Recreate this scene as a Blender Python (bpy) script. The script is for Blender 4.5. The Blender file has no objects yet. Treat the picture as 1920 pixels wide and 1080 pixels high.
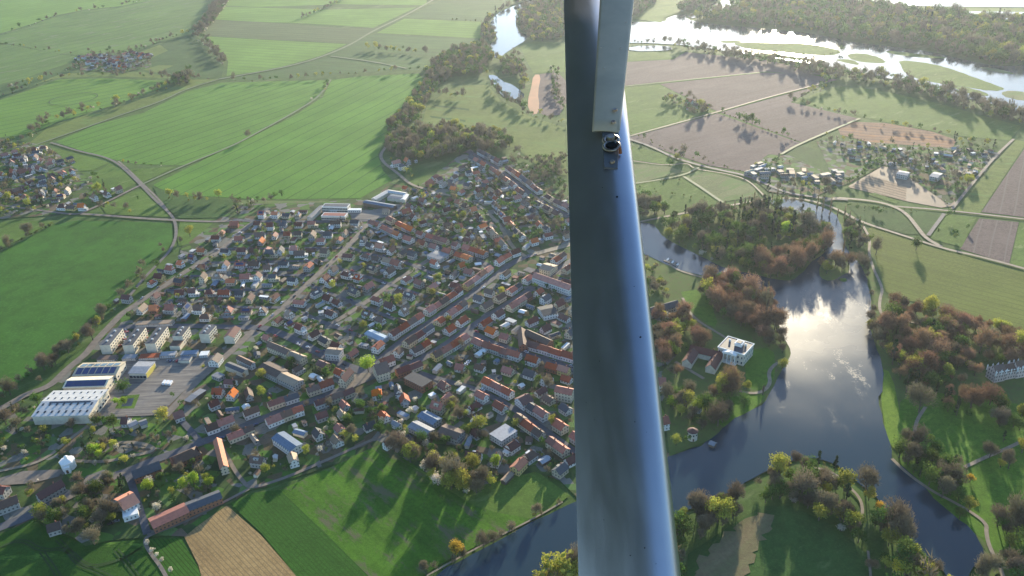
import bpy, math, random
import numpy as np
from mathutils import Vector, Matrix
R = random.Random(7)
scene = bpy.context.scene
COL = scene.collection
# ------------------------------------------------------------------ camera
FPX, PITCH, ROLL, HGT = 1600.0, math.radians(28), math.radians(3), 400.0
cp, sp = math.cos(PITCH), math.sin(PITCH)
FWD = Vector((0, cp, -sp)); R0 = Vector((1, 0, 0)); U0 = Vector((0, sp, cp))
RT = R0*math.cos(ROLL) - U0*math.sin(ROLL)
UP = U0*math.cos(ROLL) + R0*math.sin(ROLL)
EYE = Vector((0, 0, HGT))
def ray(px, py): return FWD*FPX + RT*(px-960) - UP*(py-540)
def G(px, py, z=0.0):
    d = ray(px, py); t = (z-HGT)/d.z
    return Vector((d.x*t, d.y*t, z))
def P(x, y, z=0.0):
    v = Vector((x, y, z))-EYE; f = v.dot(FWD)
    return 960+FPX*v.dot(RT)/f, 540-FPX*v.dot(UP)/f, f
cam = bpy.data.cameras.new('camera'); camo = bpy.data.objects.new('camera', cam); COL.objects.link(camo)
camo.matrix_world = Matrix(((RT.x, UP.x, -FWD.x, EYE.x), (RT.y, UP.y, -FWD.y, EYE.y), (RT.z, UP.z, -FWD.z, EYE.z), (0, 0, 0, 1)))
cam.sensor_width = 36; cam.lens = 36*FPX/1920; cam.clip_start = .05; cam.clip_end = 60000
scene.camera = camo
# ------------------------------------------------------------------ materials
MATS = {}
class NT:
    def __init__(s, name):
        s.m = bpy.data.materials.new(name); s.m.use_nodes = True; s.t = s.m.node_tree; s.t.nodes.clear()
        s.out = s.n('ShaderNodeOutputMaterial'); s.b = s.n('ShaderNodeBsdfPrincipled'); s.l(s.b.outputs[0], s.out.inputs[0])
    def n(s, t, **k):
        x = s.t.nodes.new(t)
        for a, v in k.items(): setattr(x, a, v)
        return x
    def l(s, a, b): s.t.links.new(a, b)
    def pos(s):
        return s.n('ShaderNodeNewGeometry').outputs['Position']
    def obj(s): return s.n('ShaderNodeTexCoord').outputs['Object']
    def noise(s, vec, scale, detail=3, rough=.5):
        x = s.n('ShaderNodeTexNoise'); x.inputs['Scale'].default_value = scale; x.inputs['Detail'].default_value = detail
        x.inputs['Roughness'].default_value = rough; s.l(vec, x.inputs['Vector']); return x.outputs[0]
    def math(s, op, a, b=None, c=None):
        x = s.n('ShaderNodeMath', operation=op)
        for i, v in enumerate((a, b, c)):
            if v is None: continue
            if isinstance(v, (int, float)): x.inputs[i].default_value = v
            else: s.l(v, x.inputs[i])
        return x.outputs[0]
    def mapr(s, v, a, b, c=0, d=1):
        x = s.n('ShaderNodeMapRange'); s.l(v, x.inputs[0])
        for i, q in enumerate((a, b, c, d)): x.inputs[i+1].default_value = q
        return x.outputs[0]
    def mix(s, f, a, b, mode='MIX'):
        x = s.n('ShaderNodeMix', data_type='RGBA', blend_type=mode)
        if isinstance(f, (int, float)): x.inputs[0].default_value = f
        else: s.l(f, x.inputs[0])
        for i, v in ((6, a), (7, b)):
            if isinstance(v, tuple): x.inputs[i].default_value = (*v[:3], 1)
            else: s.l(v, x.inputs[i])
        return x.outputs[2]
    def fin(s, col, rough=.9, spec=.2):
        if isinstance(col, tuple): s.b.inputs['Base Color'].default_value = (*col, 1)
        else: s.l(col, s.b.inputs['Base Color'])
        s.b.inputs['Roughness'].default_value = rough
        s.b.inputs['Specular IOR Level'].default_value = spec
        return s.m
def vscale(s, vec, x, y, z=1, rot=0):
    m = s.n('ShaderNodeMapping'); m.vector_type = 'POINT'; m.inputs['Rotation'].default_value = (0, 0, rot)
    m.inputs['Scale'].default_value = (x, y, z); s.l(vec, m.inputs['Vector']); return m.outputs[0]
def wang(p0, p1):
    a, b = G(*p0), G(*p1); return math.atan2(b.y-a.y, b.x-a.x)
def field_mat(name, a, b, lines=None, spacing=24, lw=1.1, lcol=None, streak=.5, scale=.02, fine=.35, patch=None, ppos=.55, stripe=None):
    """a,b colours; lines=(p0,p1) pixel direction of tramlines"""
    if name in MATS: return MATS[name]
    g_ = a[1] > a[0]*1.3; tone = (lambda c: (c[0]*.68, c[1]*.66, c[2]*.60)) if g_ else (lambda c: c)
    a, b = tone(a), tone(b); lcol = tone(lcol) if lcol else None
    s = NT(name); p = s.pos()
    ang = wang(*lines) if lines else .6
    along = vscale(s, p, 1, 1, 1, -ang)         # x along the lines, y across
    n1 = s.noise(p, scale, 4, .6)
    n2 = s.noise(vscale(s, along, .004, .09), 1, 3, .6)
    n3 = s.noise(p, fine, 3, .7)
    f = s.math('ADD', s.math('MULTIPLY', n1, 1-streak), s.math('MULTIPLY', n2, streak))
    col = s.mix(s.mapr(f, .36, .64), a, b)
    col = s.mix(s.mapr(n3, .4, .66, 0, .55), col, tuple(c*.5 for c in a))
    col = s.mix(s.mapr(s.noise(p, fine*3.3+.25, 2, .6), .5, .68, 0, .4), col, tuple(min(1, c*1.5) for c in b))
    col = s.mix(s.mapr(s.noise(vscale(s, along, .006, .035), 1, 5, .7), .42, .68, 0, .45), col, tuple(c*.68 for c in a))
    col = s.mix(s.mapr(s.noise(p, .007, 5, .7), .48, .66, 0, .35), col, tuple(min(1, c*1.35) for c in b))
    if patch:
        col = s.mix(s.mapr(s.noise(vscale(s, along, .35, 1), scale*1.7+.01, 6, .72), ppos, ppos+.1), col, patch)
    sep = s.n('ShaderNodeSeparateXYZ'); s.l(along, sep.inputs[0])
    wob = s.math('MULTIPLY', s.noise(vscale(s, along, .004, .004), 1, 1), 10)
    y = s.math('ADD', sep.outputs[1], wob)
    if stripe:
        fr = s.math('FRACT', s.math('DIVIDE', y, stripe[0]))
        col = s.mix(s.math('MULTIPLY', s.math('GREATER_THAN', fr, stripe[1]), stripe[3]), col, stripe[2])
    if lines and spacing:
        fr = s.math('MULTIPLY', s.math('FRACT', s.math('DIVIDE', y, spacing)), spacing)
        d = s.math('ABSOLUTE', s.math('SUBTRACT', fr, spacing/2))
        l1 = s.mapr(d, lw*.5, lw*1.1, .75, 0)
        col = s.mix(l1, col, lcol or tuple(c*.42 for c in a))
    bmp = s.n('ShaderNodeBump'); bmp.inputs['Strength'].default_value = .5; bmp.inputs['Distance'].default_value = .35
    s.l(s.noise(p, .9, 4, .7), bmp.inputs['Height']); s.l(bmp.outputs[0], s.b.inputs['Normal'])
    MATS[name] = s.fin(col, .95, .1); return MATS[name]
def simple(name, a, b=None, scale=.5, rough=.8, spec=.2, rnd=0.0, metal=0):
    if name in MATS: return MATS[name]
    s = NT(name); col = a
    if b: col = s.mix(s.mapr(s.noise(s.pos(), scale, 4, .6), .35, .65), a, b)
    if rnd:
        oi = s.n('ShaderNodeObjectInfo'); h = s.n('ShaderNodeHueSaturation')
        h.inputs['Saturation'].default_value = 1
        s.l(s.mapr(oi.outputs['Random'], 0, 1, 1-rnd, 1+rnd), h.inputs['Value'])
        s.l(s.mapr(s.math('FRACT', s.math('MULTIPLY', oi.outputs['Random'], 7.3)), 0, 1, .5-rnd*.06, .5+rnd*.06), h.inputs['Hue'])
        if isinstance(col, tuple): h.inputs['Color'].default_value = (*col, 1)
        else: s.l(col, h.inputs['Color'])
        col = h.outputs[0]
    m = s.fin(col, rough, spec); s.b.inputs['Metallic'].default_value = metal
    MATS[name] = m; return m
def roof_mat(name, a, b, rough=.75):
    if name in MATS: return MATS[name]
    s = NT(name); o = s.obj()
    n = s.noise(o, .35, 4, .65); col = s.mix(s.mapr(n, .35, .65), a, b)
    sep = s.n('ShaderNodeSeparateXYZ'); s.l(o, sep.inputs[0])
    fr = s.math('FRACT', s.math('MULTIPLY', sep.outputs[2], 2.2))
    col = s.mix(s.mapr(fr, 0, .25, .35, 0), col, tuple(c*.5 for c in a))
    oi = s.n('ShaderNodeObjectInfo'); h = s.n('ShaderNodeHueSaturation')
    s.l(s.mapr(oi.outputs['Random'], 0, 1, .65, 1.35), h.inputs['Value'])
    s.l(s.mapr(s.math('FRACT', s.math('MULTIPLY', oi.outputs['Random'], 9.1)), 0, 1, .75, 1.15), h.inputs['Saturation'])
    s.l(col, h.inputs['Color'])
    MATS[name] = s.fin(h.outputs[0], rough, .3); return MATS[name]
def wall_mat(name, a, sx=2.6, sz=2.8, win=(.03, .04, .05), dirt=.25):
    """rendered wall with rows of dark window openings of the far buildings"""
    if name in MATS: return MATS[name]
    s = NT(name); o = s.obj()
    sep = s.n('ShaderNodeSeparateXYZ'); s.l(o, sep.inputs[0])
    ge = s.n('ShaderNodeTexCoord'); ns = s.n('ShaderNodeSeparateXYZ'); s.l(ge.outputs['Normal'], ns.inputs[0])
    ax = s.math('GREATER_THAN', s.math('ABSOLUTE', ns.outputs[0]), .5)
    u = s.math('ADD', s.math('MULTIPLY', sep.outputs[1], ax), s.math('MULTIPLY', sep.outputs[0], s.math('SUBTRACT', 1, ax)))
    fu = s.math('FRACT', s.math('ADD', s.math('DIVIDE', u, sx), 100.5)); fz = s.math('FRACT', s.math('DIVIDE', sep.outputs[2], sz))
    w = s.math('MULTIPLY', s.math('LESS_THAN', s.math('ABSOLUTE', s.math('SUBTRACT', fu, .5)), .2), s.math('LESS_THAN', s.math('ABSOLUTE', s.math('SUBTRACT', fz, .55)), .24))
    col = s.mix(s.mapr(s.noise(o, .4, 4, .6), .4, .7, 0, dirt), a, tuple(c*.5 for c in a))
    col = s.mix(s.math('MULTIPLY', w, .85), col, win)
    oi = s.n('ShaderNodeObjectInfo'); h = s.n('ShaderNodeHueSaturation')
    s.l(s.mapr(oi.outputs['Random'], 0, 1, .75, 1.1), h.inputs['Value']); s.l(col, h.inputs['Color'])
    MATS[name] = s.fin(h.outputs[0], .85, .2); return MATS[name]
# ------------------------------------------------------------------ mesh helpers
def mesh_obj(name, verts, faces, mats, parent=None, midx=None, link=True, smooth=False):
    me = bpy.data.meshes.new(name); me.from_pydata([tuple(v) for v in verts], [], faces)
    for m in (mats if isinstance(mats, (list, tuple)) else [mats]): me.materials.append(m)
    if midx is not None: me.polygons.foreach_set('material_index', midx)
    if smooth: me.polygons.foreach_set('use_smooth', [True]*len(faces))
    me.update()
    o = bpy.data.objects.new(name, me)
    if link: COL.objects.link(o)
    if parent: o.parent = parent
    return o
class MB:
    def __init__(s): s.v = []; s.f = []; s.i = []
    def add(s, vs, fs, mi=0):
        n = len(s.v); s.v += [tuple(v) for v in vs]; s.f += [tuple(a+n for a in f) for f in fs]; s.i += [mi]*len(fs)
    def box(s, x0, x1, y0, y1, z0, z1, mi=0):
        v = [(x, y, z) for z in (z0, z1) for y in (y0, y1) for x in (x0, x1)]
        s.add(v, [(0, 2, 3, 1), (4, 5, 7, 6), (0, 1, 5, 4), (2, 6, 7, 3), (0, 4, 6, 2), (1, 3, 7, 5)], mi)
    def cyl(s, x, y, z0, z1, r0, r1, n=10, mi=0, cap=True):
        a = [(x+r0*math.cos(2*math.pi*k/n), y+r0*math.sin(2*math.pi*k/n), z0) for k in range(n)]
        b = [(x+r1*math.cos(2*math.pi*k/n), y+r1*math.sin(2*math.pi*k/n), z1) for k in range(n)]
        fs = [(k, (k+1) % n, n+(k+1) % n, n+k) for k in range(n)]
        if cap: fs += [tuple(range(n, 2*n)), tuple(range(n-1, -1, -1))]
        s.add(a+b, fs, mi)
    def tube(s, p, q, r0, r1, n=5, mi=0):
        p, q = Vector(p), Vector(q); d = (q-p).normalized(); a = d.orthogonal().normalized(); b = d.cross(a)
        vs = [c+(a*math.cos(2*math.pi*k/n)+b*math.sin(2*math.pi*k/n))*r for c, r in ((p, r0), (q, r1)) for k in range(n)]
        s.add(vs, [(k, (k+1) % n, n+(k+1) % n, n+k) for k in range(n)], mi)
    def build(s, name, mats, parent=None, link=True, smooth=False): return mesh_obj(name, s.v, s.f, mats, parent, s.i, link, smooth)
def empty(name, loc, rz=0, label=None, cat=None, group=None):
    o = bpy.data.objects.new(name, None); COL.objects.link(o); o.location = loc; o.rotation_euler = (0, 0, rz); o.empty_display_size = 1
    tag(o, label, cat, group); return o
def tag(o, label=None, cat=None, group=None, kind=None):
    if label: o['label'] = label
    if cat: o['category'] = cat
    if group: o['group'] = group
    if kind: o['kind'] = kind
    return o
# ---------------------------------------------------------------- sheets and ribbons
from mathutils.geometry import tessellate_polygon
def chaikin(pts, n=2, closed=True):
    for _ in range(n):
        q = []; m = len(pts)
        for i in range(m if closed else m-1):
            a, b = pts[i], pts[(i+1) % m]
            q += [a*.75+b*.25, a*.25+b*.75]
        if not closed: q = [pts[0]]+q+[pts[-1]]
        pts = q
    return pts
def gpoly(px): return [G(*p) for p in px]
def rough_edge(pts, amp, step, seed):
    r = random.Random(seed); out = []
    for i in range(len(pts)):
        a, b = pts[i], pts[(i+1) % len(pts)]; L = (b-a).length; k = max(1, min(60, int(L/step)))
        for j in range(k):
            q = a.lerp(b, j/k); out.append(q+Vector((r.uniform(-amp, amp), r.uniform(-amp, amp), 0)))
    return out
def sheet(name, px, mat, z, smooth=0, label=None, kind='structure', rough=0, step=12):
    pts = gpoly(px)
    if smooth: pts = chaikin(pts, smooth)
    if rough: pts = rough_edge(pts, rough, step, hash(px[0]) & 1023)
    pts = [Vector((p.x, p.y, z)) for p in pts]
    tri = tessellate_polygon([pts])
    # every face looks up
    fs = []
    for a, b, c in tri:
        n = (pts[b]-pts[a]).cross(pts[c]-pts[a]); fs.append((a, b, c) if n.z > 0 else (a, c, b))
    o = mesh_obj(name, pts, fs, mat); tag(o, label, None, None, kind); return o
ROADS = []
def ribbon(name, px, w, mat, z, smooth=2, label=None, occ=True, world=False):
    pts = px if world else gpoly(px)
    if smooth: pts = chaikin(pts, smooth, False)
    vs = []
    for i, p in enumerate(pts):
        a = pts[max(0, i-1)]; b = pts[min(len(pts)-1, i+1)]; d = (b-a); d.z = 0; d.normalize(); n = Vector((-d.y, d.x, 0))
        vs += [p+n*w/2, p-n*w/2]
        if occ and i: ROADS.append((pts[i-1], p, w/2))
    vs = [(v.x, v.y, z) for v in vs]
    fs = [(2*i+1, 2*i+3, 2*i+2, 2*i) for i in range(len(pts)-1)]
    o = mesh_obj(name, vs, fs, mat); tag(o, label, None, None, 'structure'); return o
def inside(pt, poly):
    x, y = pt[0], pt[1]; c = False; j = len(poly)-1
    for i in range(len(poly)):
        a, b = poly[i], poly[j]
        if (a[1] > y) != (b[1] > y) and x < (b[0]-a[0])*(y-a[1])/(b[1]-a[1])+a[0]: c = not c
        j = i
    return c
# occupancy grid, 2 m cells
OCC = {}
def occ_mark(x, y, r, v=1):
    k = int(r/2)+1
    for i in range(-k, k+1):
        for j in range(-k, k+1):
            if (i*i+j*j)*4 <= (r+1)*(r+1): OCC[(int(x//2)+i, int(y//2)+j)] = v
def occ_free(x, y, r=0):
    if (int(x//2), int(y//2)) in OCC: return False
    if r:
        for a in range(6):
            if (int((x+r*math.cos(a*1.047))//2), int((y+r*math.sin(a*1.047))//2)) in OCC: return False
    return True
SKY_S, SUN_S, EXPO, HAZE = .15, 5, 1.38, .00003
# ================================================================= ground, fields, water, roads
g1 = (.115, .25, .055); g2 = (.075, .17, .045)
M_base = field_mat('meadow_base', (.08, .16, .04), (.11, .20, .05), None, 0, fine=.08, scale=.01, streak=.2, patch=(.12, .16, .06))
def big_ground():
    n = 1; S = 9000
    o = mesh_obj('ground', [(-S, -1500, 0), (S, -1500, 0), (S, 16000, 0), (-S, 16000, 0)], [(0, 1, 2, 3)], M_base)
    tag(o, None, None, None, 'structure')
big_ground()
tA = ((480, 342), (617, 270)); tB = ((267, 270), (480, 200)); tC = ((0, 212), (250, 165))
tH = ((480, 45), (700, 55)); tD = ((0, 60), (290, 0)); tR = ((1200, 230), (1440, 175)); tS = ((1690, 700), (1760, 500))
light = lambda n, t, sp=24: field_mat(n, (.13, .29, .045), (.17, .34, .06), t, sp, 1.3, (.065, .14, .035), streak=.55)
F_big = field_mat('crop_bright', (.11, .29, .035), (.15, .35, .045), tA, 25, 1.0, (.035, .085, .02), streak=.35)
F_bigB = field_mat('crop_bright_b', (.12, .29, .04), (.155, .34, .05), tB, 24, 1.2, (.05, .11, .03), streak=.35)
F_c = field_mat('crop_ring', (.13, .30, .04), (.17, .34, .05), tC, 26, 1.6, (.055, .12, .035), streak=.4)
F_light = field_mat('crop_pale', (.16, .33, .05), (.21, .39, .07), tH, 22, 1.6, (.09, .18, .05), streak=.6)
F_dull = field_mat('crop_dull', (.085, .17, .055), (.11, .215, .065), tH, 26, 1.2, (.075, .11, .05), streak=.7)
F_brownish = field_mat('crop_thin', (.12, .18, .07), (.15, .21, .085), tH, 20, 1.5, (.09, .12, .06), streak=.7)
F_mott = field_mat('crop_mottled', (.11, .22, .05), (.15, .28, .06), tD, 40, 1.5, (.09, .15, .055), streak=.75, patch=(.13, .17, .08), ppos=.55)
F_topl = field_mat('crop_top', (.16, .33, .05), (.20, .38, .065), tD, 34, 1.4, (.10, .18, .05), streak=.5)
F_deep = field_mat('crop_deep', (.055, .175, .025), (.07, .21, .03), tA, 0, streak=.3, scale=.008, fine=.05)
F_mead = field_mat('meadow_grass', (.10, .20, .035), (.15, .26, .05), None, 0, streak=.3, scale=.03, fine=.12, patch=(.16, .21, .07), ppos=.58)
F_mead2 = field_mat('meadow_pale', (.15, .23, .05), (.20, .27, .07), tH, 0, streak=.6, scale=.02, fine=.12, patch=(.11, .19, .045), ppos=.55)
F_dmead = field_mat('meadow_dark', (.055, .13, .035), (.08, .17, .045), None, 0, streak=.3, scale=.03, fine=.12, patch=(.10, .15, .05), ppos=.6)
F_plough = field_mat('ploughed_soil', (.125, .092, .085), (.16, .12, .11), tR, 18, .9, (.13, .11, .10), streak=.7, fine=.25, scale=.008)
F_plough2 = field_mat('ploughed_soil_b', (.125, .092, .085), (.155, .118, .105), tS, 14, .9, (.155, .13, .115), streak=.6, fine=.25, scale=.01)
F_orange = field_mat('sandy_soil', (.20, .13, .10), (.26, .15, .09), tH, 12, .8, streak=.8, patch=(.34, .17, .08), ppos=.5, scale=.012)
F_clay = simple('clay_soil', (.42, .19, .10), (.30, .16, .09), .02)
F_dullm = field_mat('rough_pasture', (.13, .16, .065), (.17, .19, .08), None, 0, streak=.4, patch=(.11, .17, .05), ppos=.5, scale=.02)
F_olive = field_mat('olive_field', (.16, .21, .045), (.20, .25, .055), ((1700, 520), (1920, 580)), 9, .8, (.13, .17, .04), streak=.75, scale=.01)
L = []
DARK = .8
def fld(px, mat, name='field', z=None, **k):
    z = .02+.0082*len(L) if z is None else z
    o = sheet(name, px, mat, z, **k); L.append(o); return o
W0 = .02
fld([(-140,-40),(290,-40),(290,0),(220,12),(160,18),(100,30),(60,45),(0,63),(-140,100)], F_topl)
fld([(-140,102),(0,65),(60,47),(100,32),(160,20),(220,14),(300,-2),(330,-30),(460,-40),(420,-10),(395,20),(375,50),(365,62),(330,70),(300,77),(260,95),(225,106),(190,100),(150,103),(100,100),(60,90),(20,82),(-140,76)], F_mott)
fld([(-140,80),(20,84),(60,92),(110,102),(150,106),(130,118),(85,133),(50,145),(0,157),(-140,190)], F_mott)
fld([(-140,192),(0,160),(60,147),(110,135),(190,135),(200,142),(110,145),(60,165),(0,185),(-140,220)], F_dmead)
fld([(60,160),(110,140),(180,133),(270,135),(330,147),(200,143),(110,146),(75,155)], F_mead2)
fld([(-140,225),(0,188),(60,167),(110,149),(200,147),(330,152),(300,165),(270,178),(220,195),(170,210),(110,228),(60,250),(0,258),(-140,290)], F_c)
fld([(50,272),(95,235),(175,212),(240,195),(310,170),(350,150),(415,148),(350,168),(300,190),(230,216),(160,240),(100,262),(60,280)], F_mead2)
fld([(260,97),(330,72),(365,65),(400,95),(420,122),(415,148),(330,147),(285,132),(268,118)], F_dmead)
fld([(262,98),(300,84),(315,95),(285,108)], F_mead2)
fld([(268,130),(300,122),(325,123),(295,137)], F_mead2)
fld([(450,-40),(800,-40),(800,10),(640,8),(480,13),(405,10),(410,-20)], F_light)
fld([(405,12),(480,14),(620,18),(780,14),(700,52),(560,43),(480,41),(395,36)], F_light)
fld([(395,37),(480,41),(640,52),(710,52),(655,82),(560,77),(480,73),(380,67),(368,60)], F_brownish)
fld([(378,68),(480,74),(650,83),(600,105),(530,125),(480,135),(425,142),(428,115),(400,84)], F_light)
fld([(830,-40),(1010,-40),(960,4),(945,14),(925,25),(905,40),(850,37),(762,33),(828,0)], F_dull)
fld([(758,35),(900,41),(914,50),(908,73),(790,66),(706,62)], F_light)
fld([(705,63),(905,75),(900,88),(830,98),(800,132),(770,132),(612,105),(655,84)], F_dull)
fld([(612,106),(760,130),(630,140),(480,150),(425,151),(550,125)], F_dull)
fld([(415,155),(620,150),(600,182),(555,211),(480,252),(435,277),(350,310),(255,308),(210,298),(150,282),(105,266),(180,234),(270,211),(350,172)], F_bigB)
fld([(622,150),(680,143),(785,138),(795,150),(775,185),(750,220),(725,260),(708,290),(718,320),(735,338),(702,356),(675,372),(480,374),(440,371),(320,365),(287,347),(400,291),(480,253),(560,212),(605,182)], F_big)
# right of the stream
fld([(800,200),(850,160),(915,160),(940,190),(985,215),(1060,240),(1060,292),(1000,285),(900,262),(790,240)], F_mead2)
for a in ((812,196),(805,217)):
    fld([(a[0],a[1]),(a[0]+68,a[1]+8),(a[0]+68,a[1]+12),(a[0]+4,a[1]+4)], F_dmead)
fld([(975,85),(1000,78),(1070,80),(1070,135),(1000,137),(985,110)], F_mead)
fld([(998,140),(1062,135),(1062,215),(1010,218),(1003,190)], F_plough, smooth=1)
fld([(1000,140),(1015,140),(1008,175),(1012,200),(1005,218),(990,205),(990,185),(996,165)], F_clay, smooth=1)
fld([(1180,98),(1250,97),(1262,110),(1180,115)], F_mead)
fld([(1165,117),(1262,112),(1285,98),(1440,113),(1545,140),(1500,140),(1437,134),(1165,161)], F_plough)
fld([(1238,158),(1437,136),(1520,140),(1570,150),(1500,168),(1440,182),(1346,209),(1302,190)], F_plough)
fld([(1165,164),(1236,159),(1300,191),(1343,211),(1180,254),(1150,262)], F_mead)
fld([(1170,260),(1345,213),(1500,268),(1400,322),(1330,311),(1240,281)], F_plough)
fld([(1352,211),(1445,185),(1540,160),(1482,192),(1612,223),(1502,267)], F_plough)
fld([(1490,191),(1530,175),(1572,162),(1640,168),(1750,192),(1915,237),(1893,264),(1790,254),(1650,227)], F_mead)
fld([(1555,247),(1617,223),(1795,256),(1785,282),(1700,277),(1640,270)], F_orange, smooth=1)
fld([(1470,292),(1502,272),(1560,290),(1640,303),(1590,322),(1540,325),(1490,315)], F_dmead)
fld([(1905,262),(1870,300),(1790,397),(1836,402),(1925,268)], F_mead2)
fld([(1928,268),(1840,398),(2060,424),(2060,200)], F_plough2)
fld([(1836,410),(1910,417),(1892,495),(1800,467)], F_plough2)
fld([(1912,418),(2060,435),(2060,535),(1894,496)], F_mead)
fld([(1768,402),(1832,408),(1803,464),(1750,450),(1740,443)], F_mead)
fld([(1690,392),(1767,400),(1740,443),(1715,420)], F_dmead)
fld([(1588,385),(1680,392),(1705,412),(1722,440),(1700,440),(1618,416)], F_dmead)
fld([(1625,430),(1640,425),(1720,452),(1800,478),(1920,512),(2060,545),(2060,665),(1920,627),(1850,602),(1740,570),(1660,558),(1642,500),(1630,470)], F_olive, smooth=1)
fld([(1183,275),(1240,287),(1262,300),(1257,310),(1183,300)], F_mead)
fld([(1183,308),(1240,309),(1285,322),(1190,345)], F_dullm)
fld([(1190,347),(1279,334),(1330,362),(1360,380),(1300,392),(1250,402),(1200,370)], F_mead)
fld([(1286,331),(1310,320),(1360,330),(1412,347),(1422,368),(1350,380)], F_dullm)
fld([(1185,345),(1205,372),(1250,402),(1190,415)], F_dullm)
fld([(1590,350),(1655,312),(1700,322),(1782,342),(1792,386),(1765,390),(1700,378)], simple('nursery_soil', (.25, .185, .13), (.19, .15, .11), .04))
fld([(1592,352),(1632,330),(1700,350),(1698,377)], field_mat('nursery_beds', (.34, .24, .16), (.38, .28, .19), ((1600,350),(1695,376)), 7, 1.3, (.16, .13, .08), streak=.2))
fld([(1625,365),(1640,362),(1686,378),(1680,383)], F_mead)
# small holdings left of the town
fld([(60,272),(110,280),(205,305),(175,320),(130,322),(100,300)], F_mead)
fld([(205,308),(235,320),(255,345),(175,382),(115,391),(70,388),(165,335)], F_mead)
fld([(270,352),(300,382),(325,408),(200,402),(190,388),(240,364)], F_mead)
fld([(235,318),(330,313),(262,345)], F_mead)
fld([(287,350),(350,370),(440,376),(470,380),(442,408),(335,410),(300,378)], F_dmead)
fld([(440,376),(620,378),(600,385),(580,392),(460,395)], F_dullm)
fld([(145,414),(300,418),(323,421),(324,455),(300,480),(255,517),(225,545),(200,583),(150,628),(100,670),(60,700),(0,745),(-200,850),(-200,520),(0,475),(100,422)], F_deep)
fld([(-200,445),(0,416),(104,414),(50,443),(0,468),(-200,530)], F_mead)
fld([(332,440),(338,415),(400,417),(385,440),(350,460),(335,462)], F_mead)
# village greens east of the stream
fld([(760,345),(790,330),(860,325),(885,340),(920,360),(920,375),(900,385),(867,372),(800,350)], F_mead)
fld([(865,352),(900,347),(920,362),(915,378),(895,380)], F_big)
fld([(1000,452),(1030,448),(1062,440),(1068,455),(1010,472)], F_mead)
fld([(960,250),(1060,240),(1062,330),(1020,325),(1000,305),(965,275)], F_mead2)
# bottom fields
fld([(425,948),(490,1005),(555,1080),(620,1160),(400,1160),(372,1060),(345,1006)], field_mat('ploughed_brown', (.26, .17, .075), (.34, .235, .105), ((425,948),(555,1080)), 2.6, .35, (.16, .12, .065), streak=.8, scale=.05, fine=.3))
fld([(275,1012),(340,1010),(372,1065),(400,1160),(340,1160),(300,1060)], field_mat('green_strip', (.05, .15, .02), (.07, .19, .03), ((340,1010),(400,1080)), 2.2, .3, streak=.6, scale=.05))
fld([(430,945),(475,925),(525,920),(610,1000),(690,1080),(740,1160),(625,1160),(555,1080),(490,1000)], field_mat('green_rows', (.04, .125, .018), (.06, .175, .026), ((525,920),(690,1080)), 2.4, .3, (.035, .10, .015), streak=.7, scale=.04))
fld([(525,920),(610,882),(715,832),(790,860),(900,915),(1000,975),(900,1022),(820,1062),(790,1085),(700,1150),(690,1080),(610,1000)], field_mat('patchy_crop', (.055, .15, .018), (.13, .30, .03), ((525,920),(690,1080)), 0, streak=.75, scale=.045, fine=.45, patch=(.10, .105, .055), ppos=.52))
fld([(760,868),(850,915),(905,905),(1000,880),(1068,930),(1050,945),(1000,974),(930,962),(880,945)], F_mead)
fld([(-200,1060),(0,1002),(60,975),(110,1002),(160,1022),(272,1012),(300,1060),(335,1160),(-200,1200)], field_mat('crop_corner', (.04, .12, .018), (.065, .17, .025), ((0,1060),(270,1060)), 0, streak=.3, scale=.02, patch=(.14, .25, .04), ppos=.6))
# ---------------------------------------------------------------- town and park ground
s = NT('garden_ground'); p = s.pos()
vor = s.n('ShaderNodeTexVoronoi'); vor.inputs['Scale'].default_value = .11; s.l(p, vor.inputs['Vector'])
c = s.mix(s.mapr(s.noise(p, .05, 4, .6), .4, .6), (.035, .06, .024), (.07, .115, .032))
sepc = s.n('ShaderNodeSeparateColor'); s.l(vor.outputs['Color'], sepc.inputs[0])
c = s.mix(s.math('MULTIPLY', s.math('GREATER_THAN', sepc.outputs[0], .70), .8), c, (.20, .185, .17))
c = s.mix(s.math('MULTIPLY', s.math('GREATER_THAN', sepc.outputs[1], .76), .8), c, (.13, .09, .055))
c = s.mix(s.math('MULTIPLY', s.math('GREATER_THAN', sepc.outputs[2], .8), .8), c, (.08, .17, .028))
c = s.mix(s.mapr(s.noise(p, .45, 4, .7), .55, .7, 0, .7), c, (.035, .06, .02))
M_garden = s.fin(c, .95, .1)
s = NT('park_ground'); p = s.pos()
c = s.mix(s.mapr(s.noise(p, .02, 4, .6), .4, .6), (.075, .12, .03), (.11, .15, .04))
c = s.mix(s.mapr(s.noise(p, .25, 4, .7), .5, .7, 0, .6), c, (.10, .08, .045))
M_park = s.fin(c, .95, .1)
M_pgrass = field_mat('park_grass', (.10, .23, .025), (.14, .29, .035), None, 0, streak=.2, scale=.04, fine=.2, patch=(.17, .27, .04), ppos=.6)
TOWN = [(440,384),(600,380),(700,372),(735,342),(770,355),(800,340),(850,300),(880,280),(960,310),(1070,370),(1190,420),(1240,480),(1240,600),(1280,640),(1240,760),(1275,850),(1085,935),(1050,900),(1000,885),(900,912),(850,918),(760,865),(715,832),(610,880),(470,922),(430,945),(345,1005),(275,1010),(160,1022),(60,975),(0,1000),(-200,1055),(-200,880),(0,760),(60,748),(120,702),(180,640),(212,607),(287,550),(330,505),(340,465),(400,420)]
fld(TOWN, M_garden, 'ground', z=None, rough=1.5)
fld([(-200,285),(0,258),(90,275),(160,330),(180,350),(130,402),(0,412),(-200,440)], M_garden, 'ground', rough=1)
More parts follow.
